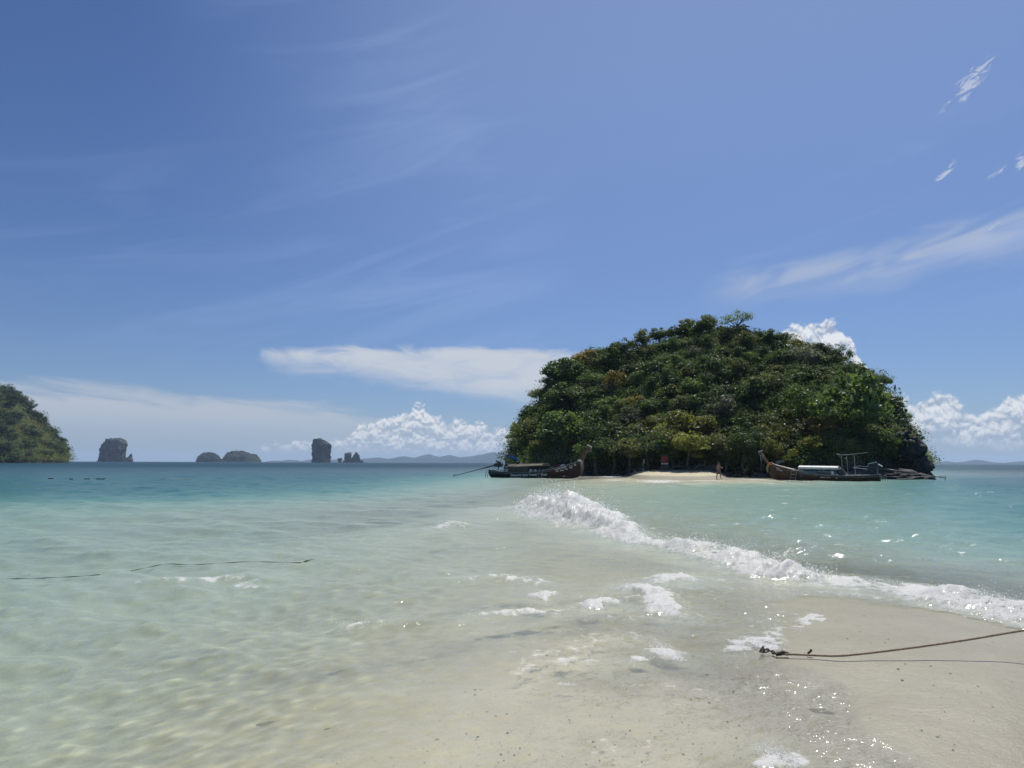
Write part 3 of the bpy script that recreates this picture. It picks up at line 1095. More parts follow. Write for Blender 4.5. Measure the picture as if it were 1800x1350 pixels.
# ------------------------------------------------------------------ air
m, g = mat('haze')
pv = g.n('ShaderNodeVolumePrincipled')
pv.inputs['Color'].default_value = (0.60, 0.77, 1.0, 1)
pv.inputs['Density'].default_value = 0.72e-4
pv.inputs['Anisotropy'].default_value = 0.15
o_ = g.n('ShaderNodeOutputMaterial')
g.t.links.new(pv.outputs[0], o_.inputs['Volume'])
hb = MB().box((0, 0, 70), (31000, 31000, 180))
ho = hb.build('haze', m)
tag(ho, kind='stuff')

# ------------------------------------------------------------------ trees: crowns and trunks shared by all copies
def crown_mesh(name, seed, rx=1.0, rz=0.85, clumps=24, leaves=95, leaf=0.085, mats=(), flat=0.0, open_=0.0):
    rng = np.random.default_rng(seed)
    C, Rr = [], []
    lean = rng.normal(0, 0.12, 2)
    for k in range(clumps):
        d = rng.normal(size=3)
        d /= np.linalg.norm(d)
        d[2] = abs(d[2]) * (1.0 if rng.random() < 0.78 else -0.6)
        q = rng.uniform(0.35, 1.0)
        c = d * q * np.array([rx, rx, rz]) * rng.uniform(0.8, 1.15)
        c[:2] += lean * (c[2] + 0.5)
        c[2] += -flat * 0.3
        C.append(c)
        Rr.append(float(np.clip(rng.lognormal(-1.42, 0.38), 0.12, 0.46)) * (1 - 0.25 * open_))
    C.append(np.array([0, 0, -0.05]))
    Rr.append(0.45 * (1 - open_))
    P, Nn = [], []
    for c, r_ in zip(C, Rr):
        n = int(leaves * (r_ / 0.3) ** 2)
        d = rng.normal(size=(n, 3))
        d /= np.linalg.norm(d, axis=1, keepdims=True)
        d[:, 2] = np.where(d[:, 2] < -0.3, d[:, 2] * 0.4, d[:, 2])
        rad = r_ * rng.uniform(0.55, 1.05, (n, 1)) ** 0.6
        P.append(c + d * rad * np.array([1, 1, 0.8]))
        Nn.append(d * 0.7 + rng.normal(0, 0.5, (n, 3)) + np.array([0, 0, 0.35]))
    # stray leaves and sprigs outside the clumps
    n = int(leaves * clumps * 0.05)
    d = rng.normal(size=(n, 3))
    d /= np.linalg.norm(d, axis=1, keepdims=True)
    d[:, 2] = np.abs(d[:, 2])
    P.append(d * rng.uniform(0.85, 1.18, (n, 1)) * np.array([rx, rx, rz]))
    Nn.append(rng.normal(size=(n, 3)))
    return leaf_mesh(name, np.concatenate(P), np.concatenate(Nn), leaf, rng, mats)


def leaf_mesh(name, P, Nn, leaf, rng, mats):
    n = len(P)
    Nn = Nn / np.maximum(np.linalg.norm(Nn, axis=1, keepdims=True), 1e-6)
    t = np.cross(Nn, rng.normal(size=(n, 3)))
    t /= np.maximum(np.linalg.norm(t, axis=1, keepdims=True), 1e-6)
    b = np.cross(Nn, t)
    s = (np.asarray(leaf) * rng.lognormal(0, 0.35, n))[:, None]
    v = np.stack([P - t * s, P - b * s * 0.5 + Nn * s * 0.12, P + t * s, P + b * s * 0.5 + Nn * s * 0.12], 1)
    f = np.arange(4 * n).reshape(n, 4)
    return mesh_np(name, v.reshape(-1, 3), f, mats, False)


def trunk_mesh(name, seed, bark, h=1.6, r0=0.11, limbs=4):
    rng = random.Random(seed)
    mb = MB()
    top = Vector((rng.uniform(-.15, .15), rng.uniform(-.15, .15), 0.1))
    pts = [Vector((rng.uniform(-.1, .1), rng.uniform(-.1, .1), -h)), Vector((rng.uniform(-.12, .12), rng.uniform(-.12, .12), -h * 0.55)), Vector((0, 0, -h * 0.2)), top]
    mb.tube(pts, [r0, r0 * 0.8, r0 * 0.62, r0 * 0.35], 7)
    for k in range(limbs):
        a = 2 * math.pi * k / limbs + rng.uniform(-.4, .4)
        e = Vector((math.cos(a) * rng.uniform(.4, .65), math.sin(a) * rng.uniform(.4, .65), rng.uniform(0.05, 0.5)))
        st = pts[2].lerp(top, rng.uniform(0, .6))
        mb.tube([st, st.lerp(e, 0.5) + Vector((0, 0, 0.08)), e], [r0 * 0.4, r0 * 0.26, r0 * 0.1], 5)
    me_o = mb.build(name, bark)
    me = me_o.data
    bpy.data.objects.remove(me_o)
    return me


TR = [trunk_mesh('trunk', 40 + k, MAT['bark']) for k in range(4)]
CR = {}
SHAPES = [(1.0, 0.85, 0.0, 0.0), (0.85, 1.25, 0.0, 0.0), (1.15, 0.55, 0.3, 0.15), (0.95, 1.0, 0.0, 0.45), (1.05, 0.75, 0.0, 0.1)]
for ki, key in enumerate(('leaf_dark', 'leaf_mid', 'leaf_olive', 'leaf_yellow', 'leaf_ochre', 'leaf_grey', 'leaf_bright')):
    n = {'leaf_dark': 5, 'leaf_mid': 5, 'leaf_olive': 4}.get(key, 2)
    CR[key] = []
    for i in range(n):
        rx, rz, fl, op = SHAPES[(i + ki) % 5]
        CR[key].append(crown_mesh('crown', 100 + 13 * i + 37 * ki, rx, rz, 26 + 6 * (i % 3), 185, 0.044 + 0.011 * (i % 3), [MAT[key]], flat=fl, open_=0.5 if key == 'leaf_grey' else op))


def tree(pos, rad, kind, rng, label, group=None, name='forest_tree', up=0.35, sz=1.0, h=1.0):
    o = empty(name, (pos[0], pos[1], pos[2]), rng.uniform(0, 6.28))
    tag(o, label, 'tree', group)
    c = link('crown', rng.choice(CR[kind]), o)
    c.location = (0, 0, rad * up)
    c.rotation_euler = (rng.uniform(-.2, .2), rng.uniform(-.2, .2), 0)
    c.scale = (rad * rng.uniform(.9, 1.12), rad * rng.uniform(.9, 1.12), rad * sz * rng.uniform(.85, 1.1))
    t = link('trunk', rng.choice(TR), o)
    t.location = (0, 0, rad * up)
    t.scale = (rad, rad, rad * h)
    return o


# ------------------------------------------------------------------ island bodies
class Island:
    """land rising from the water: base line, ridge and back, all as functions of the azimuth"""
    def __init__(self, sil, base_r, depth, drop_px, name, seed, z0=-1.0, cliff=0.10, pw=0.80, cols=220, rows=70, rough=1.0, matname='limestone'):
        self.X = np.array([s[0] for s in sil], float)
        self.Y = np.array([s[1] for s in sil], float)
        self.base_r, self.depth, self.drop = base_r, depth, drop_px
        self.cliff, self.pw, self.z0 = cliff, pw, z0
        xs = np.linspace(self.X[0], self.X[-1], cols)
        qs = np.concatenate([np.linspace(0, 0.12, 12, endpoint=False), np.linspace(0.12, 1.0, rows - 30, endpoint=False), np.linspace(1.0, 2.0, 18)])
        V = np.array([[self.point(x, q) for x in xs] for q in qs])
        sc = rough
        nx = fbm(V[..., 0] / (2.4 * sc) + seed, V[..., 1] / (2.4 * sc), V[..., 2] / (2.0 * sc), 4) - 0.5
        ny = fbm(V[..., 0] / (2.4 * sc) + 31, V[..., 1] / (2.4 * sc) + seed, V[..., 2] / (2.0 * sc), 4) - 0.5
        nz = fbm(V[..., 0] / (1.2 * sc) + 77, V[..., 1] / (1.2 * sc), V[..., 2] / (0.9 * sc) + seed, 3) - 0.5
        k = sc * 2.2
        V[..., 0] += nx * k
        V[..., 1] += (ny * k + nz * 0.9 * sc) 
        V[..., 2] += np.where(V[..., 2] > self.z0 + 0.1, nz * 0.7 * sc, 0)
        nr, nc = V.shape[:2]
        f = polar_faces(nr, nc, wrap=False)
        self.obj = link(name, mesh_np(name, V.reshape(-1, 3), f, [MAT[matname]]))
        tag(self.obj, kind='structure')

    def edge(self, x):
        u = (x - self.X[0]) / (self.X[-1] - self.X[0])
        return max(0.02, min(1.0, 4 * u * (1 - u)))

    def point(self, x, q):
        r0 = self.base_r(x)
        dep = self.depth * (0.18 + 0.82 * math.sqrt(self.edge(x)))
        r = r0 + q * dep
        y = float(np.interp(x, self.X, self.Y)) + self.drop
        top = at(x, y, r0 + dep)
        H = top.z
        if q <= 1:
            s = self.cliff * min(1, q / 0.05) + (1 - self.cliff) * q ** self.pw
        else:
            s = 1 - (q - 1) ** 1.8
        p = at(x, 813, r)
        return np.array([p.x, p.y, self.z0 + max(H - self.z0, 0.2) * s])

    def hit(self, x, y):
        """the place on the visible slope that the direction meets"""
        lo, hi = 0.0, 1.0
        for _ in range(30):
            mid = (lo + hi) / 2
            p = self.point(x, mid)
            _, py = project(np.array(p[0]), np.array(p[1]), np.array(p[2]))
            if py > y:
                lo = mid
            else:
                hi = mid
        return Vector(self.point(x, (lo + hi) / 2))


SIL = [(886, 833), (890, 800), (894, 778), (902, 755), (914, 738), (930, 714), (948, 690), (962, 660), (980, 642), (1010, 634), (1030, 617), (1060, 608), (1100, 606), (1130, 593), (1170, 584),
       (1205, 573), (1226, 560), (1240, 557), (1256, 563), (1270, 576), (1290, 578), (1330, 579), (1370, 583), (1395, 593), (1430, 605), (1460, 613), (1490, 622), (1510, 637), (1535, 655), (1555, 672),
       (1567, 690), (1576, 710), (1580, 730), (1598, 747), (1608, 768), (1613, 787), (1627, 803), (1633, 816), (1636, 832)]


def base_main(x):
    return float(np.interp(x, [886, 960, 1040, 1110, 1200, 1340, 1420, 1500, 1570, 1636], [106, 104, 100, 98, 97, 96, 93, 93, 97, 101]))


ISL = Island(SIL, base_main, 34.0, 15.0, 'main_island', 3, z0=-0.8, cliff=0.075, pw=0.86, matname='island_ground')

SPECIAL = [
    (1235, 577, 22, 'leaf_dark', 'dark round tree crowning the highest point of the main island'),
    (1062, 762, 50, 'leaf_mid', 'broad mid-green tree just above the prow of the dark longtail boat'),
    (1208, 757, 46, 'leaf_yellow', 'yellow-green spreading tree above the beach, right of the red sign'),
    (926, 766, 30, 'leaf_olive', 'olive tree leaning over the water at the island\'s left end'),
    (1500, 735, 58, 'leaf_mid', 'big leafy mid-green tree on the right slope above the brown boat\'s stern'),
    (1456, 752, 36, 'leaf_ochre', 'tall ochre-tinged tree above the white boat canopy'),
    (1262, 782, 18, 'leaf_ochre', 'small ochre bush overhanging the small white sign'),
    (1272, 722, 26, 'leaf_grey', 'grey half-bare bush in the middle of the island slope'),
    (1291, 742, 20, 'leaf_bright', 'small bright green tree beside the grey half-bare bush'),
    (1372, 762, 42, 'leaf_yellow', 'yellowish-green tree above the prow of the brown longtail boat'),
    (1415, 720, 34, 'leaf_bright', 'fresh green tree upslope of the brown boat\'s bow'),
    (1548, 775, 34, 'leaf_mid', 'green tree low on the right end above the boat engine'),
    (978, 652, 26, 'leaf_dark', 'dark tree on the left shoulder of the main island'),
    (990, 762, 40, 'leaf_mid', 'green tree behind the roof of the dark longtail boat'),
    (1120, 770, 28, 'leaf_olive', 'olive tree between the dark boat\'s prow and the red sign'),
    (1158, 745, 24, 'leaf_olive', 'thin olive tree directly above the red sign'),
    (1432, 785, 26, 'leaf_yellow', 'low yellowish tree just above the white boat canopy'),
    (1487, 628, 20, 'leaf_dark', 'dark tree on the ridge in front of the tall white cloud'),
    (1574, 690, 18, 'leaf_dark', 'dark tree on the steep right shoulder of the island'),
]


def plant_main():
    rng = random.Random(11)
    placed = []
    for x, y, rp, kind, lab in SPECIAL:
        p = ISL.hit(x, min(y + rp * 0.5, 826))
        rad = rp / FPX * math.hypot(p.x, p.y) * 1.05
        tree(p, rad, kind, rng, lab, name='island_tree')
        placed.append((x, y, rp * 0.62))
    # the forest in between, crown beside crown
    n, tries = 0, 0
    while n < 185 and tries < 14000:
        tries += 1
        x = rng.uniform(898, 1628)
        ytop = float(np.interp(x, ISL.X, ISL.Y))
        y = ytop + (rng.random() ** 1.15) * (799 - ytop) + 3
        rp = rng.choice((rng.uniform(13, 20), rng.uniform(18, 34))) * (0.80 + 0.35 * (y - ytop) / (815 - ytop + 1))
        if y < ytop + 16:
            rp = min(rp, 17)
        ex = min(x - 886, 1636 - x)
        rp = min(rp, 5 + ex * 0.30)
        if any((x - a) ** 2 + (y - b) ** 2 < (0.62 * (rp + c)) ** 2 for a, b, c in placed):
            continue
        p = ISL.hit(x, y + rp * 0.35)
        rad = rp / FPX * math.hypot(p.x, p.y) * 1.12
        u = rng.random()
        low = (y - ytop) / (815 - ytop + 1)
        warm = 0.12 + 0.5 * max(0, low - 0.4) + (0.18 if 1330 < x < 1500 else 0)
        if u < warm * 0.25:
            kind = rng.choice(['leaf_yellow', 'leaf_ochre', 'leaf_bright'])
        elif u < 0.22 + warm:
            kind = rng.choice(['leaf_olive', 'leaf_mid'])
        elif u < 0.62:
            kind = 'leaf_mid'
        elif u < 0.66:
            kind = 'leaf_grey'
        else:
            kind = 'leaf_dark'
        row = 'near the ridge' if y < ytop + 26 else ('high up' if low < 0.35 else ('halfway up' if low < 0.65 else 'low down'))
        col = ('at the far left end' if x < 985 else 'on the left side' if x < 1110 else 'left of the middle' if x < 1220 else 'in the middle' if x < 1330 else 'right of the middle' if x < 1430
               else 'on the right side' if x < 1530 else 'at the far right end')
        size = 'small' if rp < 17 else ('medium' if rp < 24 else 'large')
        hue = {'leaf_dark': 'dark green', 'leaf_mid': 'mid-green', 'leaf_olive': 'olive', 'leaf_yellow': 'yellow-green', 'leaf_ochre': 'ochre', 'leaf_grey': 'grey-leaved', 'leaf_bright': 'bright green'}[kind]
        tree(p, rad, kind, rng, '%s %s tree %s %s of the main island' % (size, hue, row, col), 'forest trees of the main island', up=0.45)
        placed.append((x, y, rp))
        n += 1
    return n


plant_main()


def beach_trees():
    rng = random.Random(33)
    for x, r_, rad, kind in ((1046, 97.5, 2.3, 'leaf_mid'), (1078, 96.5, 2.5, 'leaf_dark'), (1108, 95.5, 2.2, 'leaf_olive'), (1138, 96, 2.6, 'leaf_dark'), (1180, 95.5, 2.4, 'leaf_mid'), (1212, 94.5, 2.7, 'leaf_yellow'),
                             (1240, 95, 2.2, 'leaf_dark'), (1276, 95.5, 2.4, 'leaf_olive'), (1308, 94.5, 2.3, 'leaf_mid'), (1338, 94, 2.5, 'leaf_dark'), (1368, 93, 2.3, 'leaf_yellow')):
        p = at(x, 820, r_)
        p.z = 0.7
        tree(p, rad, kind, rng, '%s tree overhanging the %s of the shaded back of the beach' % ({'leaf_dark': 'dark', 'leaf_mid': 'mid-green', 'leaf_olive': 'olive', 'leaf_yellow': 'yellow-green'}[kind], 'left end' if x < 1120 else 'middle' if x < 1260 else 'right end'), 'trees along the back of the beach', up=1.1, h=0.9)


beach_trees()


def foot_scrub():
    rng = np.random.default_rng(71)
    P = []
    for x in rng.uniform(1010, 1420, 420):
        p = at(x, 820, base_main(x) + rng.uniform(-1.6, 1.5))
        z = rng.uniform(0.7, 3.6)
        P.append(np.array([p.x, p.y, z]) + rng.normal(size=(26, 3)) * np.array([.5, .5, .38]))
    P = np.concatenate(P)
    P[:, 2] = np.maximum(P[:, 2], 0.5)
    me = leaf_mesh('foot_scrub', P, rng.normal(size=P.shape) + np.array([0, -.3, .6]), 0.11, rng, [MAT['leaf_dark'], MAT['leaf_olive']])
    me.polygons.foreach_set('material_index', (fbm(P[:, 0] / 3, P[:, 1] / 3, P[:, 2] / 3, 2) > 0.55).astype(np.int32))
    tag(link('foot_scrub', me), 'dark bushes and hanging creepers along the shaded back of the beach', 'undergrowth', kind='stuff')


foot_scrub()


def undergrowth(isl, name, label, n, px0, px1, leaf, seed, mats, per=16, spread=0.9, ylo=820, flat=0.9):
    rng = np.random.default_rng(seed)
    P, Nn = [], []
    xs = rng.uniform(px0, px1, n)
    us = rng.random(n) ** 1.05
    MI = []
    for x, u in zip(xs, us):
        yt = float(np.interp(x, isl.X, isl.Y)) + 6
        p = isl.hit(x, yt + (ylo - yt) * u)
        d = rng.normal(size=(per, 3)) * np.array([spread, spread, spread * 0.75])
        d[:, 2] = np.abs(d[:, 2]) * flat
        P.append(np.array(p) + d)
        Nn.append(rng.normal(size=(per, 3)) + np.array([0, -0.3, 0.8]))
    me = leaf_mesh(name, np.concatenate(P), np.concatenate(Nn), leaf, rng, mats)
    if len(mats) > 1:
        c = np.concatenate(P)
        s = spread * (6.0 if spread < 2 else 9.0)
        v = fbm(c[:, 0] / s, c[:, 1] / s, c[:, 2] / s, 3)
        me.polygons.foreach_set('material_index', np.clip(((v - 0.36) / 0.28 * len(mats)).astype(np.int32), 0, len(mats) - 1))
    tag(link(name, me), label, 'undergrowth', kind='stuff')


undergrowth(ISL, 'island_undergrowth', 'tangled shrubs and creepers filling the gaps between the island trees', 6800, 896, 1626, 0.10, 5,
            [MAT['leaf_dark'], MAT['leaf_mid'], MAT['leaf_mid'], MAT['leaf_olive']], per=24, spread=0.85)


# ------------------------------------------------------------------ single characteristic trees
def summit_tree():
    base = ISL.hit(1303, 590)
    k = math.hypot(base.x, base.y) / FPX          # metres per pixel there
    o = empty('umbrella_tree', base)
    tag(o, 'lone spreading tree with a thin flat crown on the summit against the sky', 'tree')
    rng = random.Random(3)
    mb = MB()
    J = Vector((0, 0, 22 * k))
    mb.tube([(0, 0, -1.0), (0.1 * k, 0, 10 * k), J], [0.16, 0.13, 0.10], 7)
    heads = []
    for dx, dz in ((-26, 24), (-20, 33), (-10, 37), (-15, 27), (0, 42), (9, 40), (18, 42), (22, 35), (12, 32), (-3, 33), (24, 40)):
        e = Vector((dx * k, rng.uniform(-12, 12) * k, dz * k))
        mid = J.lerp(e, 0.5) + Vector((0, 0, -1.5 * k))
        mb.tube([J - Vector((0, 0, rng.uniform(0, 7) * k)), mid, e], [0.075, 0.05, 0.02], 5)
        heads.append(e)
    mb.build('trunk', MAT['bark'], o)
    r2 = np.random.default_rng(4)
    P, Nn = [], []
    for e in heads:
        n = 95
        P.append(np.array(e) + r2.normal(size=(n, 3)) * np.array([4.4, 4.4, 2.2]) * k)
        Nn.append(r2.normal(size=(n, 3)) + np.array([0, 0, 1.0]))
    link('crown', leaf_mesh('crown', np.concatenate(P), np.concatenate(Nn), 0.13, r2, [MAT['leaf_mid']]), o)


def twig_tree(px, py, hpx, spread, label, seed, matn='bark_pale', levels=4, lean=0.0, leaves=0):
    base = ISL.hit(px, py)
    k = math.hypot(base.x, base.y) / FPX
    o = empty('bare_tree', base)
    tag(o, label, 'tree')
    rng = random.Random(seed)
    mb = MB()
    tips = []

    def grow(p, d, L, r_, lv):
        e = p + d * L
        m_ = p.lerp(e, 0.5) + Vector((rng.uniform(-.08, .08), rng.uniform(-.08, .08), 0)) * L
        mb.tube([p, m_, e], [r_, r_ * 0.85, r_ * 0.65], 5)
        if lv == 0:
            tips.append(e)
            return
        for _ in range(rng.choice((2, 3))):
            nd = (d + Vector((rng.uniform(-1, 1), rng.uniform(-1, 1), rng.uniform(-0.2, 0.6))) * spread).normalized()
            grow(e, nd, L * rng.uniform(0.55, 0.8), r_ * 0.6, lv - 1)
    grow(Vector((0, 0, -0.6)), Vector((lean, 0, 1)).normalized(), hpx * k * 0.42, 0.085, levels)
    mb.build('trunk', MAT[matn], o)
    if leaves:
        r2 = np.random.default_rng(seed)
        P = np.concatenate([np.array(e) + r2.normal(size=(leaves, 3)) * 0.28 for e in tips])
        link('crown', leaf_mesh('crown', P, r2.normal(size=P.shape), 0.10, r2, [MAT['leaf_olive']]), o)


summit_tree()
twig_tree(1590, 770, 34, 0.8, 'bare twiggy tree sticking out near the right end of the island', 2, 'bark', lean=0.5)
twig_tree(1182, 592, 20, 0.6, 'thin leafless tree poking above the left ridge line', 5, 'bark', levels=3)
twig_tree(1452, 618, 22, 0.8, 'sparse twiggy tree on the ridge below the tall white cloud', 6, 'bark', lean=0.3, leaves=5)
twig_tree(1530, 668, 26, 0.9, 'drooping bare branches on the right shoulder against the sky', 9, 'bark', lean=1.2)
twig_tree(1157, 815, 48, 0.45, 'pale slender tree trunk rising from the beach above the red sign', 8, 'bark_pale', leaves=6)
twig_tree(1398, 590, 16, 0.9, 'small leafy tree leaning out over the ridge beside the white cloud', 12, 'bark', lean=0.9, leaves=22)
twig_tree(1012, 640, 16, 0.8, 'spindly tree on the left ridge in front of the flat cloud', 14, 'bark', lean=-0.5, leaves=8)
twig_tree(893, 806, 18, 0.9, 'bare twigs hanging over the water at the island\'s left tip', 15, 'bark', lean=-1.4, leaves=3)


# ------------------------------------------------------------------ rocks at the foot of the island
def rock_mesh(seed, nu=14, nv=9, rough=0.45, freq=1.7):
    rng = np.random.default_rng(seed)
    u = np.linspace(0, 2 * np.pi, nu, endpoint=False)
    v = np.linspace(-0.5 * np.pi + 0.15, 0.5 * np.pi - 0.05, nv)
    U, Vv = np.meshgrid(u, v)
    d = np.stack([np.cos(Vv) * np.cos(U), np.cos(Vv) * np.sin(U), np.sin(Vv)], -1)
    s = 1 + (fbm(d[..., 0] * freq + seed * 3.1, d[..., 1] * freq, d[..., 2] * freq, 5) - 0.5) * 2 * rough
    P = d * s[..., None]
    f = polar_faces(nv, nu).tolist()
    vs = P.reshape(-1, 3)
    mb = MB()
    mb.raw(vs, f + [tuple(range(nu - 1, -1, -1)), tuple((nv - 1) * nu + k for k in range(nu))], sm=True)
    return mb


ROCKS = []
for k in range(6):
    o = rock_mesh(k + 1).build('rock', MAT['boulder'])
    ROCKS.append(o.data)
    bpy.data.objects.remove(o)


def build_rocks():
    rng = random.Random(21)
    n = 0
    for k in range(64):
        x = rng.uniform(1000, 1634) if k > 12 else rng.uniform(888, 1000)
        r_ = base_main(x) + rng.uniform(-2.5, 2.0) - (1.5 if x > 1350 else 0)
        p = at(x, 820, r_)
        z = float(ground_z(np.array([p.x]), np.array([p.y]))[0])
        s = rng.uniform(0.35, 1.0) * (1.5 if (x > 1500 or x < 1000) else 1.0)
        o = link('shore_rock', rng.choice(ROCKS), None, (p.x, p.y, max(z, -0.4) + s * 0.2))
        o.rotation_euler = (rng.uniform(-.3, .3), rng.uniform(-.3, .3), rng.uniform(0, 6.28))
        o.scale = (s * rng.uniform(.8, 1.5), s * rng.uniform(.8, 1.2), s * rng.uniform(.55, 1.0))
        where = ('at the left tip of the main island' if x < 940 else 'behind the dark longtail boat' if x < 1035 else 'at the left end of the beach' if x < 1110 else 'behind the red sign' if x < 1190
                 else 'behind the person on the beach' if x < 1300 else 'at the right end of the beach' if x < 1370 else 'behind the white boat canopy' if x < 1490 else 'behind the brown boat\'s engine' if x < 1560 else 'at the right tip of the main island')
        tag(o, '%s dark boulder %s' % ('large' if s > 0.9 else 'medium' if s > 0.6 else 'small', where), 'rock', 'boulders along the foot of the main island')
    # the bare rocky end on the right
    for i, (x, r_, sx, sy, sz, z, lab) in enumerate(((1588, 89, 2.6, 1.5, 0.55, 0.1, 'long low rock ledge behind the tail of the brown boat'), (1622, 99, 1.0, 1.0, 0.6, 0.1, 'small jagged rock at the far right tip of the island'),
                                      (1608, 101, 1.5, 2.2, 1.7, 1.4, 'bulging undercut cliff block at the right end of the island'), (1597, 101, 1.5, 2.4, 2.0, 3.6, 'upper cliff block with scrub at the right end of the island'))):
        p = at(x, 820, r_)
        mb = rock_mesh(50 + i, 64, 44, 0.55, 3.4)
        o = mb.build('cliff_rock', MAT['limestone'], None, (p.x, p.y, z))
        o.scale = (sx, sy, sz)
        tag(o, lab, 'rock')
        if i >= 2:
            rg = np.random.default_rng(i)
            d = rg.normal(size=(900, 3))
            d /= np.linalg.norm(d, axis=1, keepdims=True)
            d[:, 2] = np.abs(d[:, 2])
            d[:, 0] -= 0.25
            P = d * rg.uniform(0.8, 1.12, (900, 1)) * (fbm(d[:, 0] * 2 + 5, d[:, 1] * 2, d[:, 2] * 2, 3) > 0.47)[:, None]
            sc = link('scrub', leaf_mesh('scrub', P, d + rg.normal(size=d.shape) * .6, 0.07, rg, [MAT['leaf_mid']]), o)
            tag(sc, kind='stuff')


build_rocks()

# ------------------------------------------------------------------ the island at the left edge
SIL2 = [(a - 6 if a > 0 else a, b) for a, b in [(-520, 812), (-460, 770), (-380, 715), (-260, 668), (-150, 652), (-70, 662), (-10, 682), (12, 686), (25, 690), (38, 704), (52, 716), (68, 730), (84, 748), (98, 762), (110, 774), (119, 783), (123, 797), (124, 810), (127, 812)]]
ISL2 = Island(SIL2, lambda x: float(np.interp(x, [-520, -200, 0, 127], [900, 780, 760, 800])), 190.0, 6.0, 'left_island', 9, z0=-2.0, cliff=0.05, pw=0.85, cols=150, rows=60, rough=4.0, matname='karst_green')


def plant_left():
    rng = random.Random(8)
    placed = []
    n, tries = 0, 0
    # dark trees along the ridge first, then looser groups on the slope
    while n < 54 and tries < 9000:
        tries += 1
        x = rng.uniform(-40, 113)
        ytop = float(np.interp(x, ISL2.X, ISL2.Y))
        ridge = n < 26 and tries < 1500
        y = ytop + (rng.uniform(2, 14) if ridge else rng.random() * (806 - ytop))
        rp = rng.uniform(6, 11) if ridge else rng.uniform(5, 13)
        rp = min(rp, 3 + (119 - x) * 0.25 + 1)
        if any((x - a) ** 2 + (y - b) ** 2 < (0.6 * (rp + c)) ** 2 for a, b, c in placed):
            continue
        p = ISL2.hit(x, y + rp * 0.3)
        rad = rp / FPX * math.hypot(p.x, p.y) * 1.1
        u = rng.random()
        kind = 'leaf_dark' if ridge or u < 0.6 else ('leaf_mid' if u < 0.85 else 'leaf_olive')
        if ridge:
            tree(p, rad, kind, rng, 'dark tree %s the ridge line of the left-edge island' % ('high on' if x < 25 else 'halfway down' if x < 70 else 'low down on'), 'ridge trees of the left-edge island', up=0.5)
        else:
            tree(p, rad, kind, rng, '%s tree %s on the grassy slope of the left-edge island' % ({'leaf_dark': 'dark', 'leaf_mid': 'mid-green', 'leaf_olive': 'olive'}[kind], 'high' if y < 735 else 'halfway up' if y < 775 else 'low'), 'slope trees of the left-edge island', up=0.4)
        placed.append((x, y, rp))
        n += 1


plant_left()
undergrowth(ISL2, 'left_island_undergrowth', 'pale grass and low scrub covering the left-edge island', 2600, -60, 118, 0.5, 15,
            [MAT['leaf_mid'], MAT['leaf_olive'], MAT['leaf_mid'], MAT['leaf_olive'], MAT['leaf_yellow']], per=18, spread=3.6, ylo=809, flat=0.35)


# ------------------------------------------------------------------ limestone stacks on the horizon
def stack(name, label, r_, levels, seed, matn, rough=0.5, nu=56, depthk=0.8, parent=None, sub=6):
    """levels: (y pixel, left x, right x) from the water up"""
    L = []
    for i in range(len(levels) - 1):
        a, b = levels[i], levels[i + 1]
        for k in range(sub):
            t = k / sub
            L.append(tuple(a[q] + (b[q] - a[q]) * t for q in range(3)))
    L.append(levels[-1])
    k = r_ / FPX
    V = []
    for y, xl, xr in L:
        c = at((xl + xr) / 2, y, r_)
        hw = (xr - xl) / 2 * k
        for j in range(nu):
            t = 2 * math.pi * j / nu
            V.append((c.x + hw * math.cos(t), c.y + hw * depthk * math.sin(t), c.z))
    V = np.array(V)
    for sc, am in ((18.0, 0.75), (7.0, 0.95), (3.2, 0.8)):
        sc = sc * r_ / 2600
        hz_ = sc * 1.5
        n1 = fbm(V[:, 0] / sc, V[:, 1] / sc + seed, V[:, 2] / hz_, 4) - 0.5
        n2 = fbm(V[:, 0] / sc + 40, V[:, 1] / sc, V[:, 2] / hz_ + seed, 4) - 0.5
        n3 = fbm(V[:, 0] / sc, V[:, 1] / sc + 80, V[:, 2] / hz_ + seed, 4) - 0.5
        V[:, 0] += n1 * sc * rough * am * 3
        V[:, 1] += n2 * sc * rough * am * 2
        V[:, 2] += n3 * sc * rough * am * 2.2
    nl = len(L)
    V[:nu, 2] = -3
    mb = MB()
    mb.raw(V, polar_faces(nl, nu).tolist() + [tuple((nl - 1) * nu + j for j in range(nu))], sm=True)
    o = mb.build(name, MAT[matn], parent)
    if parent is None:
        tag(o, label, 'islet')
    return o


def tufts(parent, r_, spots, seed, leaf):
    rng = np.random.default_rng(seed)
    P = []
    k = r_ / FPX
    for x, y, s in spots:
        c = at(x, y, r_ - 2)
        P.append(np.array(c) + rng.normal(size=(70, 3)) * s * k * np.array([1, 1, 0.6]))
    P = np.concatenate(P)
    o = link('scrub', leaf_mesh('scrub', P, rng.normal(size=P.shape) + np.array([0, 0, .6]), leaf * 1.0, rng, [MAT['leaf_dark']]), parent)
    tag(o, kind='stuff')


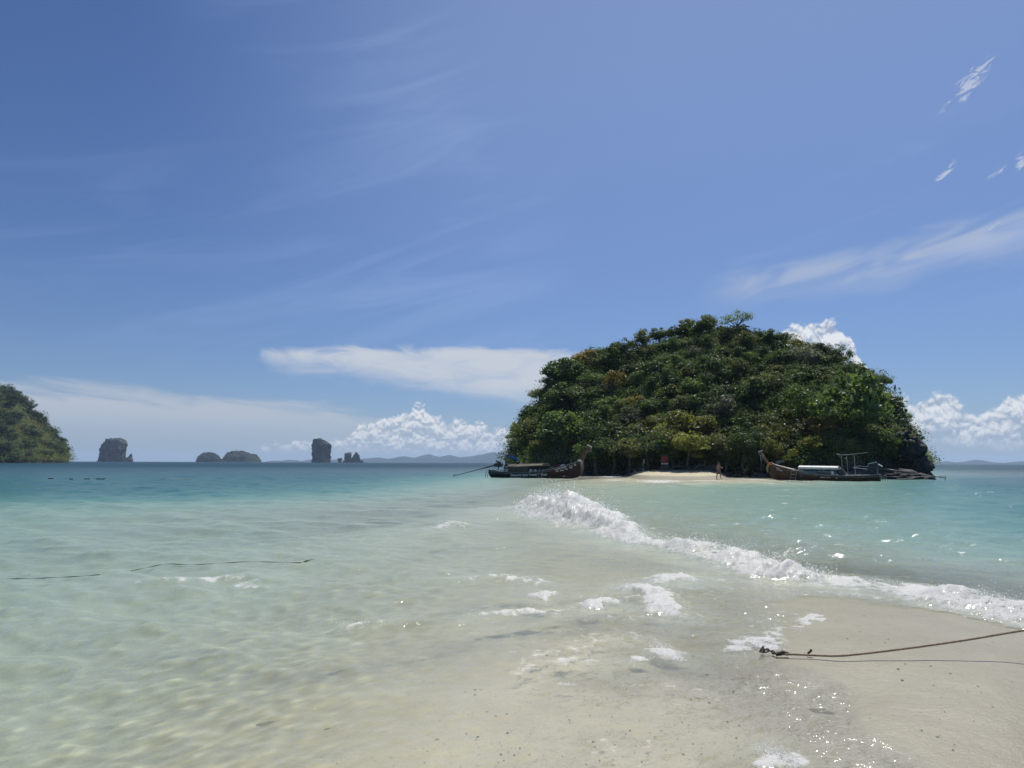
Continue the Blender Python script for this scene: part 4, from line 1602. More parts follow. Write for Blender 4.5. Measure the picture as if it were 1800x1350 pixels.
a = stack('rock_islet', 'blocky dark limestone stack with a low horned spur, nearest the left-edge island', 2600, [(812.5, 181, 216), (806, 180, 216), (798, 179, 216), (790, 178, 217), (787, 181, 217), (781, 184, 217), (776, 188, 217), (773, 191, 216), (771, 198, 208)], 3, 'karst', 0.55)
stack('spur', None, 2600, [(812.5, 208, 231), (809, 212, 232), (806, 216, 231.5), (803, 225.5, 232), (800, 228, 232), (797, 230, 232.5)], 5, 'karst', 0.12, 18, parent=a)
stack('skirt', None, 2600, [(812.5, 170, 186), (810, 172, 184), (808, 175, 182)], 6, 'karst', 0.25, 16, parent=a)
tufts(a, 2600, [(x, y, 1.8) for x, y in ((196, 772), (204, 772), (212, 774), (187, 780), (192, 775), (182, 786), (215, 788))], 1, 1.6)
a = stack('rock_islet', 'small green-topped islet left of the longer wooded islet', 3200, [(812, 346.5, 384), (807, 347, 384), (804, 351, 383), (800, 354, 381), (797.5, 357, 378), (796, 363, 371)], 8, 'karst_green', 0.5)
tufts(a, 3200, [(x, y, 1.9) for x, y in ((360, 798), (366, 796.5), (373, 797), (379, 800), (354, 802))], 2, 2.0)
a = stack('rock_islet', 'longer wooded islet with a rounded hump', 3200, [(812, 386, 455), (808, 396, 454), (803, 396, 450), (800, 398, 444), (797, 402, 436), (794.5, 406, 426), (793, 412, 421)], 9, 'karst_green', 0.55)
stack('spur', None, 3200, [(812, 385, 397), (808, 385, 396), (806, 386, 390)], 4, 'karst', 0.2, 14, parent=a)
tufts(a, 3200, [(x, y, 2.2) for x, y in ((404, 799), (410, 795), (417, 793.5), (424, 796), (431, 798), (440, 800), (447, 803), (399, 803))], 3, 2.0)
a = stack('rock_islet', 'tall thick limestone tower with a sloping top on the horizon', 2300, [(812, 550, 581), (808, 550.5, 579), (802, 550, 579), (795, 549.5, 580), (788, 548.5, 581), (782, 548, 581), (778, 550.5, 578), (774.5, 551.5, 571), (772, 553, 565)], 12, 'karst', 0.45)
tufts(a, 2300, [(x, y, 1.6) for x, y in ((556, 772.5), (562, 772.5), (568, 775), (574, 778), (578, 781))], 4, 1.3)
stack('rock_islet', 'tiny tan mushroom-shaped rock between the tower and the jagged islet', 2600, [(812, 593, 600), (809.5, 594, 600), (808, 592, 601), (806, 594, 602), (805, 598, 602)], 14, 'karst_tan', 0.18, 16)
a = stack('rock_islet', 'jagged twin-peaked rock right of the limestone tower', 2600, [(812, 605, 620), (808, 605.5, 620), (803, 606, 619), (799, 606, 619), (797, 607, 618), (794.5, 614, 618)], 15, 'karst', 0.3, 24)
stack('peak', None, 2600, [(812, 617, 634), (806, 618, 632), (801, 620, 631), (798, 622, 628), (795.5, 624, 626)], 16, 'karst', 0.3, 24, parent=a)
stack('skirt', None, 2600, [(812.2, 603, 614), (810, 605, 612), (808.5, 607, 610)], 17, 'karst_tan', 0.15, 14, parent=a)
stack('skerry', None, 2600, [(812.2, 633, 639), (810.5, 634, 638), (809.5, 635, 637)], 18, 'karst', 0.15, 12, parent=a)


# ------------------------------------------------------------------ far hills
def hills(name, r_, prof, seed, thick=700.0):
    xs = np.linspace(prof[0][0], prof[-1][0], 160)
    ys = np.interp(xs, [p[0] for p in prof], [p[1] for p in prof])
    rows = []
    for q in np.linspace(0, 2, 15):
        row = []
        for x, y in zip(xs, ys):
            rr_ = r_ + thick * q
            h = max(at(x, y, r_ + thick).z, 1.0)
            s = (q ** 0.8 if q <= 1 else 1 - (q - 1) ** 1.5)
            p = at(x, 813, rr_)
            row.append((p.x, p.y, h * s - 4))
        rows.append(row)
    V = np.array(rows)
    n = fbm(V[..., 0] / 240 + seed, V[..., 1] / 240, None, 5) - 0.5
    V[..., 2] *= 1 + n * 0.45
    V[..., 2] -= 2
    o = link(name, mesh_np(name, V.reshape(-1, 3), polar_faces(V.shape[0], V.shape[1], False), [MAT['hill']]))
    tag(o, kind='structure')


hills('far_hills', 9500, [(455, 813), (470, 810), (482, 808.5), (495, 809.5), (507, 807.5), (518, 808), (530, 810), (540, 808), (552, 807), (600, 807), (633, 806.5), (650, 804.5), (664, 803), (682, 805.5), (695, 803.5),
                       (712, 801), (728, 804), (745, 800.5), (756, 798.5), (772, 802.5), (790, 799.5), (808, 803), (830, 801), (845, 798), (864, 793.5), (885, 796.5), (905, 799), (960, 806), (1040, 813)], 4)
hills('far_hills', 10500, [(1560, 817), (1600, 814), (1640, 813), (1652, 811.5), (1664, 810), (1680, 812.5), (1696, 811), (1712, 808), (1728, 809), (1745, 812), (1765, 813), (1790, 810.5), (1830, 811), (1900, 814), (1960, 818)], 7)

# ------------------------------------------------------------------ boats
def paint(name, c, c2=None, rough=0.55, scale=3.0, spec=0.35):
    return plain(name, c, c2 or tuple(q * 0.6 for q in c), scale, rough, spec, 0.25, 0.01)


def wood(name, c1, c2, sc=1.0, rough=0.65):
    m, g = mat(name)
    tc = g.n('ShaderNodeTexCoord').outputs['Object']
    p = g.vm('MULTIPLY', tc, (0.7 * sc, 5.0 * sc, 7.0 * sc))
    nz = g.noise(p, 1.5, 5, 0.65, dist=0.8)
    stain = g.noise(tc, 0.9 * sc, 4, 0.6)
    c = g.mix(g.ss(nz, 0.3, 0.7), c2, c1)
    c = g.mix(g.mul(g.ss(stain, 0.45, 0.75), 0.5), c, tuple(q * 0.5 for q in c2))
    out(g, bsdf(g, c, rough, 0.3, bump(g, nz, 0.4, 0.015)))
    return m


MAT['hull_dark'] = paint('hull_dark', (0.030, 0.034, 0.042), (0.016, 0.018, 0.022), 0.5)
MAT['hull_red'] = wood('hull_red', (0.075, 0.033, 0.026), (0.035, 0.018, 0.015))
MAT['hull_brown'] = wood('hull_brown', (0.135, 0.078, 0.042), (0.055, 0.034, 0.022))
MAT['rail_grey'] = paint('rail_grey', (0.20, 0.23, 0.235), (0.11, 0.125, 0.13))
MAT['rail_pale'] = paint('rail_pale', (0.36, 0.36, 0.33), (0.22, 0.22, 0.20))
MAT['prow_wood'] = wood('prow_wood', (0.17, 0.105, 0.07), (0.085, 0.052, 0.036))
MAT['deck'] = wood('deck', (0.12, 0.10, 0.08), (0.06, 0.05, 0.04))
MAT['cap_pale'] = paint('cap_pale', (0.50, 0.44, 0.34), (0.36, 0.31, 0.24))
MAT['tarp_tan'] = plain('tarp_tan', (0.30, 0.26, 0.19), (0.17, 0.15, 0.115), 2.5, 0.85, 0.15)
MAT['tarp_brown'] = plain('tarp_brown', (0.105, 0.085, 0.070), (0.06, 0.05, 0.042), 3, 0.85, 0.15)
MAT['white'] = plain('white', (0.72, 0.72, 0.70), (0.52, 0.52, 0.50), 3, 0.5, 0.35)
MAT['blue_panel'] = plain('blue_panel', (0.09, 0.19, 0.27), (0.06, 0.12, 0.18), 3, 0.5, 0.35)
MAT['blue_flag'] = plain('blue_flag', (0.08, 0.17, 0.45), (0.05, 0.10, 0.30), 4, 0.8, 0.1)
MAT['metal_dark'] = plain('metal_dark', (0.045, 0.047, 0.05), (0.02, 0.02, 0.022), 8, 0.5, 0.5)
MAT['metal_grey'] = plain('metal_grey', (0.30, 0.31, 0.31), (0.18, 0.18, 0.18), 8, 0.45, 0.5)
MAT['lettering'] = plain('lettering', (0.78, 0.78, 0.76), (0.62, 0.62, 0.60), 5, 0.6, 0.2)
MAT['ribbon_pink'] = plain('ribbon_pink', (0.45, 0.17, 0.20), (0.32, 0.10, 0.13), 8, 0.8, 0.1)
MAT['ribbon_green'] = plain('ribbon_green', (0.16, 0.32, 0.17), (0.10, 0.2, 0.1), 8, 0.8, 0.1)
MAT['ribbon_orange'] = plain('ribbon_orange', (0.52, 0.23, 0.11), (0.36, 0.14, 0.07), 8, 0.8, 0.1)
MAT['ribbon_yellow'] = plain('ribbon_yellow', (0.36, 0.34, 0.16), (0.22, 0.22, 0.1), 8, 0.8, 0.1)
MAT['red'] = plain('red', (0.22, 0.045, 0.045), (0.14, 0.03, 0.03), 4, 0.7, 0.2)


class Hull:
    """x from stern (0) to bow, y to the left, z up from the water line"""
    def __init__(self, st):
        self.st = np.array(st, float)      # x, half beam, sheer z, keel z, keel x offset at bow

    def sec(self, x):
        s = self.st
        return [float(np.interp(x, s[:, 0], s[:, k])) for k in (1, 2, 3)]

    def prof(self, t):
        """across a section: t 0 at the keel, 1 at the gunwale -> (width share, height share)"""
        return (math.sin(t * math.pi / 2) ** 0.72, t ** 1.25)

    def y_at(self, x, z):
        b, zs, zk = self.sec(x)
        h = max(0.0, min(1.0, (z - zk) / max(zs - zk, 1e-3)))
        t = h ** (1 / 1.25)
        return b * (math.sin(t * math.pi / 2) ** 0.72)

    def build(self, parent, mats, split=None, rail='rail_grey', n=40, m=9):
        L0, L1 = self.st[0, 0], self.st[-1, 0]
        xs = [L0 + (L1 - L0) * (i / (n - 1)) for i in range(n)]
        mb = MB()
        V, F, MI = [], [], []
        ring = 2 * m - 1
        for x in xs:
            b, zs, zk = self.sec(x)
            row = []
            for j in range(-(m - 1), m):
                t = abs(j) / (m - 1)
                w, h = self.prof(t)
                row.append((x, math.copysign(b * w, j) if j else 0.0, zk + (zs - zk) * h))
            V += row
        for i in range(n - 1):
            for j in range(ring - 1):
                F.append((i * ring + j, i * ring + j + 1, (i + 1) * ring + j + 1, (i + 1) * ring + j))
                MI.append(1 if split is not None and xs[i] > split else 0)
        F.append(tuple(range(ring)))
        MI.append(0)
        k = 0
        for f, mi in zip(F, MI):
            pass
        mb.v, mb.f, mb.mi, mb.sm = V, F, MI, [True] * (len(F) - 1) + [False]
        hull = mb.build('hull', [MAT[q] for q in mats], parent)
        # deck inside
        md = MB()
        V, F = [], []
        for x in xs[1:-1]:
            b, zs, zk = self.sec(x)
            zd = max(zk + 0.05, zs - 0.42)
            w = self.y_at(x, zd) * 0.97
            V += [(x, -w, zd), (x, w, zd)]
        for i in range(len(V) // 2 - 1):
            F.append((2 * i, 2 * i + 2, 2 * i + 3, 2 * i + 1))
        md.raw(V, F)
        md.build('deck', MAT['deck'], parent)
        # gunwale rails and a rubbing strake on each side
        for s in (-1, 1):
            r_ = MB()
            pts = [Vector((x, s * self.sec(x)[0] * 1.0, self.sec(x)[1] + 0.01)) for x in xs]
            r_.tube(pts, 0.05, 6)
            r_.build('gunwale', MAT[rail], parent)
            r_ = MB()
            pts = []
            for x in xs:
                b, zs, zk = self.sec(x)
                z = zs - 0.17 * (0.6 + 0.4 * (zs / 1.0))
                pts.append(Vector((x, s * (self.y_at(x, z) + 0.012), z)))
            r_.tube(pts, 0.022, 5)
            r_.build('rubbing_strake', MAT[rail], parent)
        for x in np.linspace(L0 + 1.0, L1 - 2.0, 9):
            b, zs, zk = self.sec(float(x))
            MB().box((x, 0, zs - 0.10), (0.10, 2 * b * 0.96, 0.06)).build('thwart', MAT['deck'], parent)
        return hull

    def text(self, body, x0, z0, size, side, parent, name='lettering', slope=0.0):
        cu = bpy.data.curves.new('t', 'FONT')
        cu.body = body
        cu.size = size
        cu.space_character = 1.08
        cu.offset = 0.022 * size / 0.3
        o = bpy.data.objects.new('t', cu)
        COL.objects.link(o)
        dg = bpy.context.evaluated_depsgraph_get()
        me = bpy.data.meshes.new_from_object(o.evaluated_get(dg))
        bpy.data.objects.remove(o)
        for v in me.vertices:
            tx, tz = v.co.x, v.co.y
            x = x0 + tx if side < 0 else x0 - tx
            z = z0 + tz + slope * tx
            v.co = (x, side * (self.y_at(x, z) + 0.012), z)
        me.materials.clear()
        me.materials.append(MAT['lettering'])
        return link(name, me, parent)

    def patch(self, x0, x1, z0, z1, side, parent, name, matn, off=0.012):
        mb = MB()
        pts = [(x0, z0), (x1, z0), (x1, z1), (x0, z1)]
        mb.raw([(x, side * (self.y_at(x, z) + off), z) for x, z in pts], [(0, 1, 2, 3)])
        return mb.build(name, MAT[matn], parent)

    def ring(self, x, z, r_, side, parent, name='emblem', fill=0.55):
        mb = MB()
        n = 20
        V = []
        for k in range(n):
            t = 2 * math.pi * k / n
            for q in (r_, r_ * fill):
                a, b = x + q * math.cos(t), z + q * math.sin(t)
                V.append((a, side * (self.y_at(a, b) + 0.013), b))
        mb.raw(V, [(2 * k, 2 * ((k + 1) % n), 2 * ((k + 1) % n) + 1, 2 * k + 1) for k in range(n)])
        return mb.build(name, MAT['lettering'], parent)


def prow(parent, base, top, w0, w1, th, bend, matn):
    """the tall upswept stem: a tapering curved plank with a cap"""
    mb = MB()
    n = 8
    V, F = [], []
    for i in range(n):
        t = i / (n - 1)
        c = Vector(base).lerp(Vector(top), t) + Vector((-bend * math.sin(math.pi * t), 0, 0))
        d = (Vector(top) - Vector(base)).normalized()
        nrm = Vector((d.z, 0, -d.x))
        w = (w0 + (w1 - w0) * t) / 2
        for sx, sy in ((-1, -1), (1, -1), (1, 1), (-1, 1)):
            V.append(c + nrm * sx * w + Vector((0, sy * th / 2 * (1 - 0.3 * t), 0)))
    for i in range(n - 1):
        for k in range(4):
            F.append((i * 4 + k, i * 4 + (k + 1) % 4, (i + 1) * 4 + (k + 1) % 4, (i + 1) * 4 + k))
    F += [(3, 2, 1, 0), tuple((n - 1) * 4 + k for k in range(4))]
    mb.raw(V, F)
    return mb.build('prow', MAT[matn], parent)


def ladder(p0, p1, width, rungs, label, axis):
    """leaning ladder from the water at p0 up to the rail at p1; axis is the direction across it"""
    o = empty('ladder', p0)
    tag(o, label, 'ladder')
    d = Vector(p1) - Vector(p0)
    ax = Vector(axis).normalized() * width / 2
    for s in (-1, 1):
        MB().tube([ax * s, ax * s + d], 0.028, 6).build('rail', MAT['metal_grey'], o)
    for k in range(rungs):
        c = d * ((k + 0.6) / rungs)
        MB().tube([c - ax, c + ax], 0.022, 6).build('rung', MAT['metal_grey'], o)


def longtail_engine(parent, pos, tail_end, cover=None, seed=1):
    """engine block on a pivot with its long propeller shaft"""
    p = Vector(pos)
    MB().tube([p + Vector((0, 0, -0.75)), p + Vector((0, 0, -0.2))], 0.06, 8).build('engine_pivot', MAT['metal_dark'], parent)
    e = MB()
    e.box(p, (0.75, 0.5, 0.42), mi=0, taper=0.85)
    e.box(p + Vector((0.1, 0, 0.28)), (0.40, 0.34, 0.2), taper=0.8)
    e.tube([p + Vector((-0.42, 0, 0.02)), p + Vector((-0.52, 0, 0.02))], 0.20, 14)
    e.tube([p + Vector((0.40, 0, 0.0)), p + Vector((0.48, 0, 0.0))], 0.24, 14)
    e.tube([p + Vector((0.2, 0.15, 0.3)), p + Vector((0.25, 0.18, 0.55)), p + Vector((0.1, 0.2, 0.62))], 0.035, 6)
    e.tube([p + Vector((-0.2, -0.1, 0.2)), p + Vector((-0.25, -0.1, 0.62))], 0.03, 6)
    e.box(p + Vector((-0.15, 0.05, 0.42)), (0.3, 0.25, 0.12))
    en = e.build('engine', MAT['metal_dark'], parent)
    if cover:
        c = MB()
        c.box(p + Vector((0.05, 0, 0.47)), (0.72, 0.52, 0.07), Matrix.Rotation(0.25, 3, 'Y'))
        c.box(p + Vector((-0.62, 0, 0.25)), (0.45, 0.5, 0.07), Matrix.Rotation(-0.6, 3, 'Y'))
        c.build('engine_cover', MAT[cover], en)
    t = Vector(tail_end)
    s0 = p + Vector((-0.5, 0, -0.03))
    MB().tube([s0, s0.lerp(t, 0.35)], [0.075, 0.07], 8).build('shaft_housing', MAT['metal_dark'], parent)
    sh = MB().tube([s0.lerp(t, 0.35), t], [0.045, 0.035], 8).build('propeller_shaft', MAT['metal_dark'], parent)
    d = (t - s0).normalized()
    a = d.cross(Vector((0, 1, 0))).normalized()
    b = d.cross(a)
    pr = MB()
    for k in range(3):
        th = 2 * math.pi * k / 3
        u = a * math.cos(th) + b * math.sin(th)
        w = d.cross(u)
        q = [t + w * 0.03, t + u * 0.14 + w * 0.07 + d * 0.03, t + u * 0.20, t + u * 0.13 - w * 0.07 - d * 0.03]
        pr.raw(q + [v_ + d * 0.015 for v_ in q], [(0, 1, 2, 3), (7, 6, 5, 4), (0, 4, 5, 1), (1, 5, 6, 2), (2, 6, 7, 3), (3, 7, 4, 0)])
    pr.build('propeller', MAT['metal_dark'], sh)
    # the skeg brace above the propeller
    MB().tube([s0.lerp(t, 0.9) + Vector((0, 0, 0.02)), t + Vector((0.0, 0, 0.20)), t + d * 0.08], 0.018, 5).build('skeg', MAT['metal_dark'], sh)
    # steering bar reaching forward
    MB().tube([p + Vector((0.45, 0, 0.1)), p + Vector((1.25, 0, 0.18)), p + Vector((1.7, 0, 0.05))], 0.025, 6).build('tiller', MAT['metal_grey'], parent)


def canopy(parent, x0, x1, w, z, camber, matn, th=0.10, sag=0.0, posts=(), zdeck=0.5, edge=None, tilt=0.0):
    mb = MB()
    nx, ny = 12, 7
    V, F = [], []
    for i in range(nx):
        x = x0 + (x1 - x0) * i / (nx - 1)
        for j in range(ny):
            u = -1 + 2 * j / (ny - 1)
            zz = z + camber * (1 - u * u) - sag * math.sin(math.pi * ((i * 2.0 / (nx - 1)) % 1.0)) + tilt * (x - x0)
            V.append((x, u * w, zz))
    k = len(V)
    V += [(a, b, c - th) for a, b, c in V]
    for i in range(nx - 1):
        for j in range(ny - 1):
            a = i * ny + j
            F.append((a, a + ny, a + ny + 1, a + 1))
            F.append((k + a, k + a + 1, k + a + ny + 1, k + a + ny))
    for i in range(nx - 1):
        for j in (0, ny - 1):
            a = i * ny + j
            F.append((a, k + a, k + a + ny, a + ny) if j == 0 else (a, a + ny, k + a + ny, k + a))
    for j in range(ny - 1):
        for i in (0, nx - 1):
            a = i * ny + j
            F.append((a, a + 1, k + a + 1, k + a) if i == 0 else (a, k + a, k + a + 1, a + 1))
    mb.raw(V, F, sm=False)
    cn = mb.build('canopy', MAT[matn], parent)
    for x in posts:
        for s in (-1, 1):
            MB().tube([(x, s * w * 0.92, zdeck), (x, s * w * 0.94, z - th + tilt * (x - x0) + 0.02)], 0.028, 6).build('canopy_post', MAT[edge or 'metal_grey'], cn)


def dark_boat():
    B0, B1 = ground(866, 839.0), ground(1021, 841.0)
    L = (B1 - B0).length
    o = empty('longtail_boat', B0, math.atan2(B1.y - B0.y, B1.x - B0.x))
    tag(o, 'dark longtail boat with red-brown bow and white lettering, left of the beach', 'boat', 'longtail boats moored at the island')
    k = L / 11.0
    st = [(-0.25, .62, .86, .02), (0.3, .72, .80, -.12), (1.5, .90, .66, -.28), (3.2, 1.02, .58, -.34), (5.0, 1.05, .60, -.34), (6.6, .98, .76, -.32), (8.0, .80, 1.02, -.28), (9.2, .55, 1.34, -.18), (10.2, .28, 1.64, .0), (10.75, .10, 1.85, .15), (11.0, .03, 1.95, .45)]
    h = Hull([(a * k, b, c, d) for a, b, c, d in st])
    hull = h.build(o, ['hull_dark', 'hull_red'], split=7.0 * k, rail='rail_grey')
    pw = prow(o, (10.95 * k, 0, 1.45), (12.0 * k, 0, 3.5), 0.34, 0.42, 0.16, 0.12, 'prow_wood')
    MB().box((12.04 * k, 0, 3.53), (0.58, 0.20, 0.14), Matrix.Rotation(0.45, 3, 'Y')).build('prow_cap', MAT['cap_pale'], pw)
    MB().tube([(12.22 * k, -0.11, 3.42), (12.26 * k, -0.11, 3.2), (12.28 * k, -0.11, 3.0)], 0.035, 6).build('prow_ribbon', MAT['cap_pale'], o)
    # ribbons tied round the stem
    MB().tube([(10.75 * k, -0.22, 1.98), (11.05 * k, -0.24, 1.92), (11.25 * k, 0, 1.9), (11.0 * k, 0.24, 1.95), (10.75 * k, 0.2, 2.0)], 0.10, 7).build('stem_garland', MAT['white'], o)
    for dx, m_, l_, dy in ((0.02, 'ribbon_green', 1.45, -.16), (0.16, 'ribbon_pink', 1.25, -.18), (0.24, 'ribbon_pink', 1.0, -.1), (0.1, 'white', .6, -.2)):
        MB().tube([(11.05 * k + dx, dy, 1.9), (11.12 * k + dx, dy - .03, 1.9 - l_ * .5), (11.08 * k + dx, dy, 1.9 - l_)], [.05, .07, .035], 6).build('ribbon', MAT[m_], o)
    MB().tube([(11.25 * k, -.12, 1.0), (11.27 * k, -.12, 0.15)], [0.04, 0.05], 6).build('fender_rope', MAT['metal_dark'], o)
    # roof of split bamboo and canvas over the middle, cabin cloth behind
    canopy(o, 2.35 * k, 6.75 * k, 0.95, 1.32, 0.16, 'tarp_tan', 0.09, 0.03, posts=[2.5 * k, 4.5 * k, 5.6 * k, 6.5 * k], zdeck=0.35, edge='tarp_brown', tilt=0.045)
    for yy in (-0.97, 0.97):
        MB().tube([(2.2 * k, yy, 1.22), (6.85 * k, yy, 1.44)], 0.045, 6).build('roof_pole', MAT['cap_pale'], o)
        MB().tube([(2.2 * k, yy * .6, 1.46), (6.85 * k, yy * .6, 1.64)], 0.035, 6).build('roof_pole', MAT['cap_pale'], o)
    MB().box((3.35 * k, -0.93, 0.90), (1.55, 0.05, 0.62)).build('side_cloth', MAT['tarp_brown'], o)
    MB().box((4.55 * k, -0.90, 0.90), (0.75, 0.04, 0.6)).build('side_cloth', MAT['metal_dark'], o)
    MB().box((3.35 * k, 0.93, 0.90), (1.55, 0.05, 0.62)).build('side_cloth', MAT['tarp_brown'], o)
    for x, c in ((5.25, 'white'), (5.8, 'white'), (6.3, 'rail_pale')):
        b = MB().box((x * k, -0.70, 0.74), (0.34, 0.30, 0.24), taper=0.8)
        b.box((x * k, -0.70, 0.90), (0.26, 0.12, 0.14), taper=0.7)
        b.build('seat_cushion', MAT[c], o)
    for x, s in ((0.95, .7), (1.55, .5), (2.15, .32)):
        b = MB().box((x * k, -0.55, 0.72), (s, 0.4, 0.34), taper=0.75)
        b.box((x * k + .05, -0.5, 0.9), (s * .6, 0.3, 0.12), taper=0.7)
        b.build('white_bundle', MAT['white'], o)
    # stern frame, rolled blue cloth and steering platform
    for x, y_ in ((2.05, -.62), (2.3, -.30), (2.05, .62)):
        MB().tube([(x * k, y_, 0.4), (x * k, y_, 2.45)], 0.03, 6).build('frame_post', MAT['metal_dark'], o)
    MB().tube([(1.95 * k, -.66, 2.45), (2.45 * k, -.28, 2.45), (2.05 * k, .66, 2.45)], 0.03, 6).build('frame_bar', MAT['metal_dark'], o)
    f = MB()
    V, F = [], []
    for i in range(9):
        for j in range(4):
            V.append((2.1 * k + i * .17, -.3 + .05 * math.sin(i * 1.3 + j), 2.62 - .035 * i * i * .2 - j * .11 + .03 * math.sin(i)))
    for i in range(8):
        for j in range(3):
            a = i * 4 + j
            F.append((a, a + 4, a + 5, a + 1))
    f.raw(V, F, sm=True)
    f.build('blue_cloth', MAT['blue_flag'], o)
    MB().tube([(0.95 * k, -.3, 2.75), (1.0 * k, -.3, 2.72), (3.2 * k, -.3, 2.35)], 0.02, 5).build('cloth_pole', MAT['metal_dark'], o)
    for x, z in ((0.95, 2.95), (1.25, 3.0), (1.5, 2.9)):
        MB().tube([(x * k, -.3, 2.68), (x * k, -.3, z)], [.03, .05], 5).build('pole_tie', MAT['metal_dark'], o)
    MB().tube([(3.45 * k, -.2, 2.35), (3.85 * k, -.3, 1.5)], 0.03, 6).build('frame_stay', MAT['rail_pale'], o)
    MB().tube([(1.85 * k, -.5, .6), (2.0 * k, -.5, 1.1)], [.22, .14], 8).build('fuel_drum', MAT['blue_panel'], o)
    longtail_engine(o, (0.75 * k, 0, 1.42), (-5.25 * k, 0.0, 0.10))
    # things lying on the fore deck
    for x, z, s, c in ((7.4, .98, (.30, .30, .34), 'deck'), (7.95, 1.18, (.22, .3, .5), 'tarp_brown'), (8.35, 1.28, (.55, .4, .28), 'red'), (8.9, 1.40, (.35, .35, .2), 'white'), (7.7, .9, (.3, .3, .14), 'white')):
        b = MB().box((x * k, -.15, z), s, Matrix.Rotation(0.3 * x, 3, 'Z'), taper=0.8)
        b.box((x * k + .06, -.1, z + s[2] * .55), (s[0] * .5, s[1] * .5, s[2] * .3), taper=0.7)
        b.build('deck_cargo', MAT[c], o)
    # stern steps hanging into the water
    for dx in (0.0, -0.28):
        MB().tube([(-0.25 * k + dx, -.4, .8), (-0.45 * k + dx, -.4, .35), (-0.5 * k + dx, -.4, -.15)], 0.035, 6).build('stern_step', MAT['metal_grey'], o)
    # paint: lettering, emblems, water line
    h.text('Diamond Cave Travel & Tour', 2.75 * k, 0.17, 0.34, -1, hull, slope=0.028)
    for x, z, a in ((8.2, .92, .34), (8.55, 1.02, .30), (8.9, 1.10, .36), (9.2, 1.2, .26), (8.3, .74, .30), (8.75, .82, .42), (9.3, .98, .3)):
        h.patch(x * k, (x + a) * k, z, z + .10, -1, hull, 'paint_mark', 'lettering')
    h.ring(9.95 * k, 1.26, 0.17, -1, hull)
    h.ring(10.4 * k, 1.5, 0.12, -1, hull, fill=0.2)
    for i in range(7):
        x = 7.2 + i * .5
        h.patch(x * k, (x + .48) * k, .10, .145, -1, hull, 'water_line', 'rail_grey', 0.008)
    # boarding ladder against the side
    Mw = Matrix.Translation(B0) @ Matrix.Rotation(o.rotation_euler.z, 4, 'Z')
    p0 = Mw @ Vector((6.55 * k, -1.35, -.35))
    p1 = Mw @ Vector((6.65 * k, -1.05, 1.02))
    ladder(p0, p1, 0.46, 4, 'grey ladder leaning on the side of the dark longtail boat', Mw.to_3x3() @ Vector((1, 0, 0)))


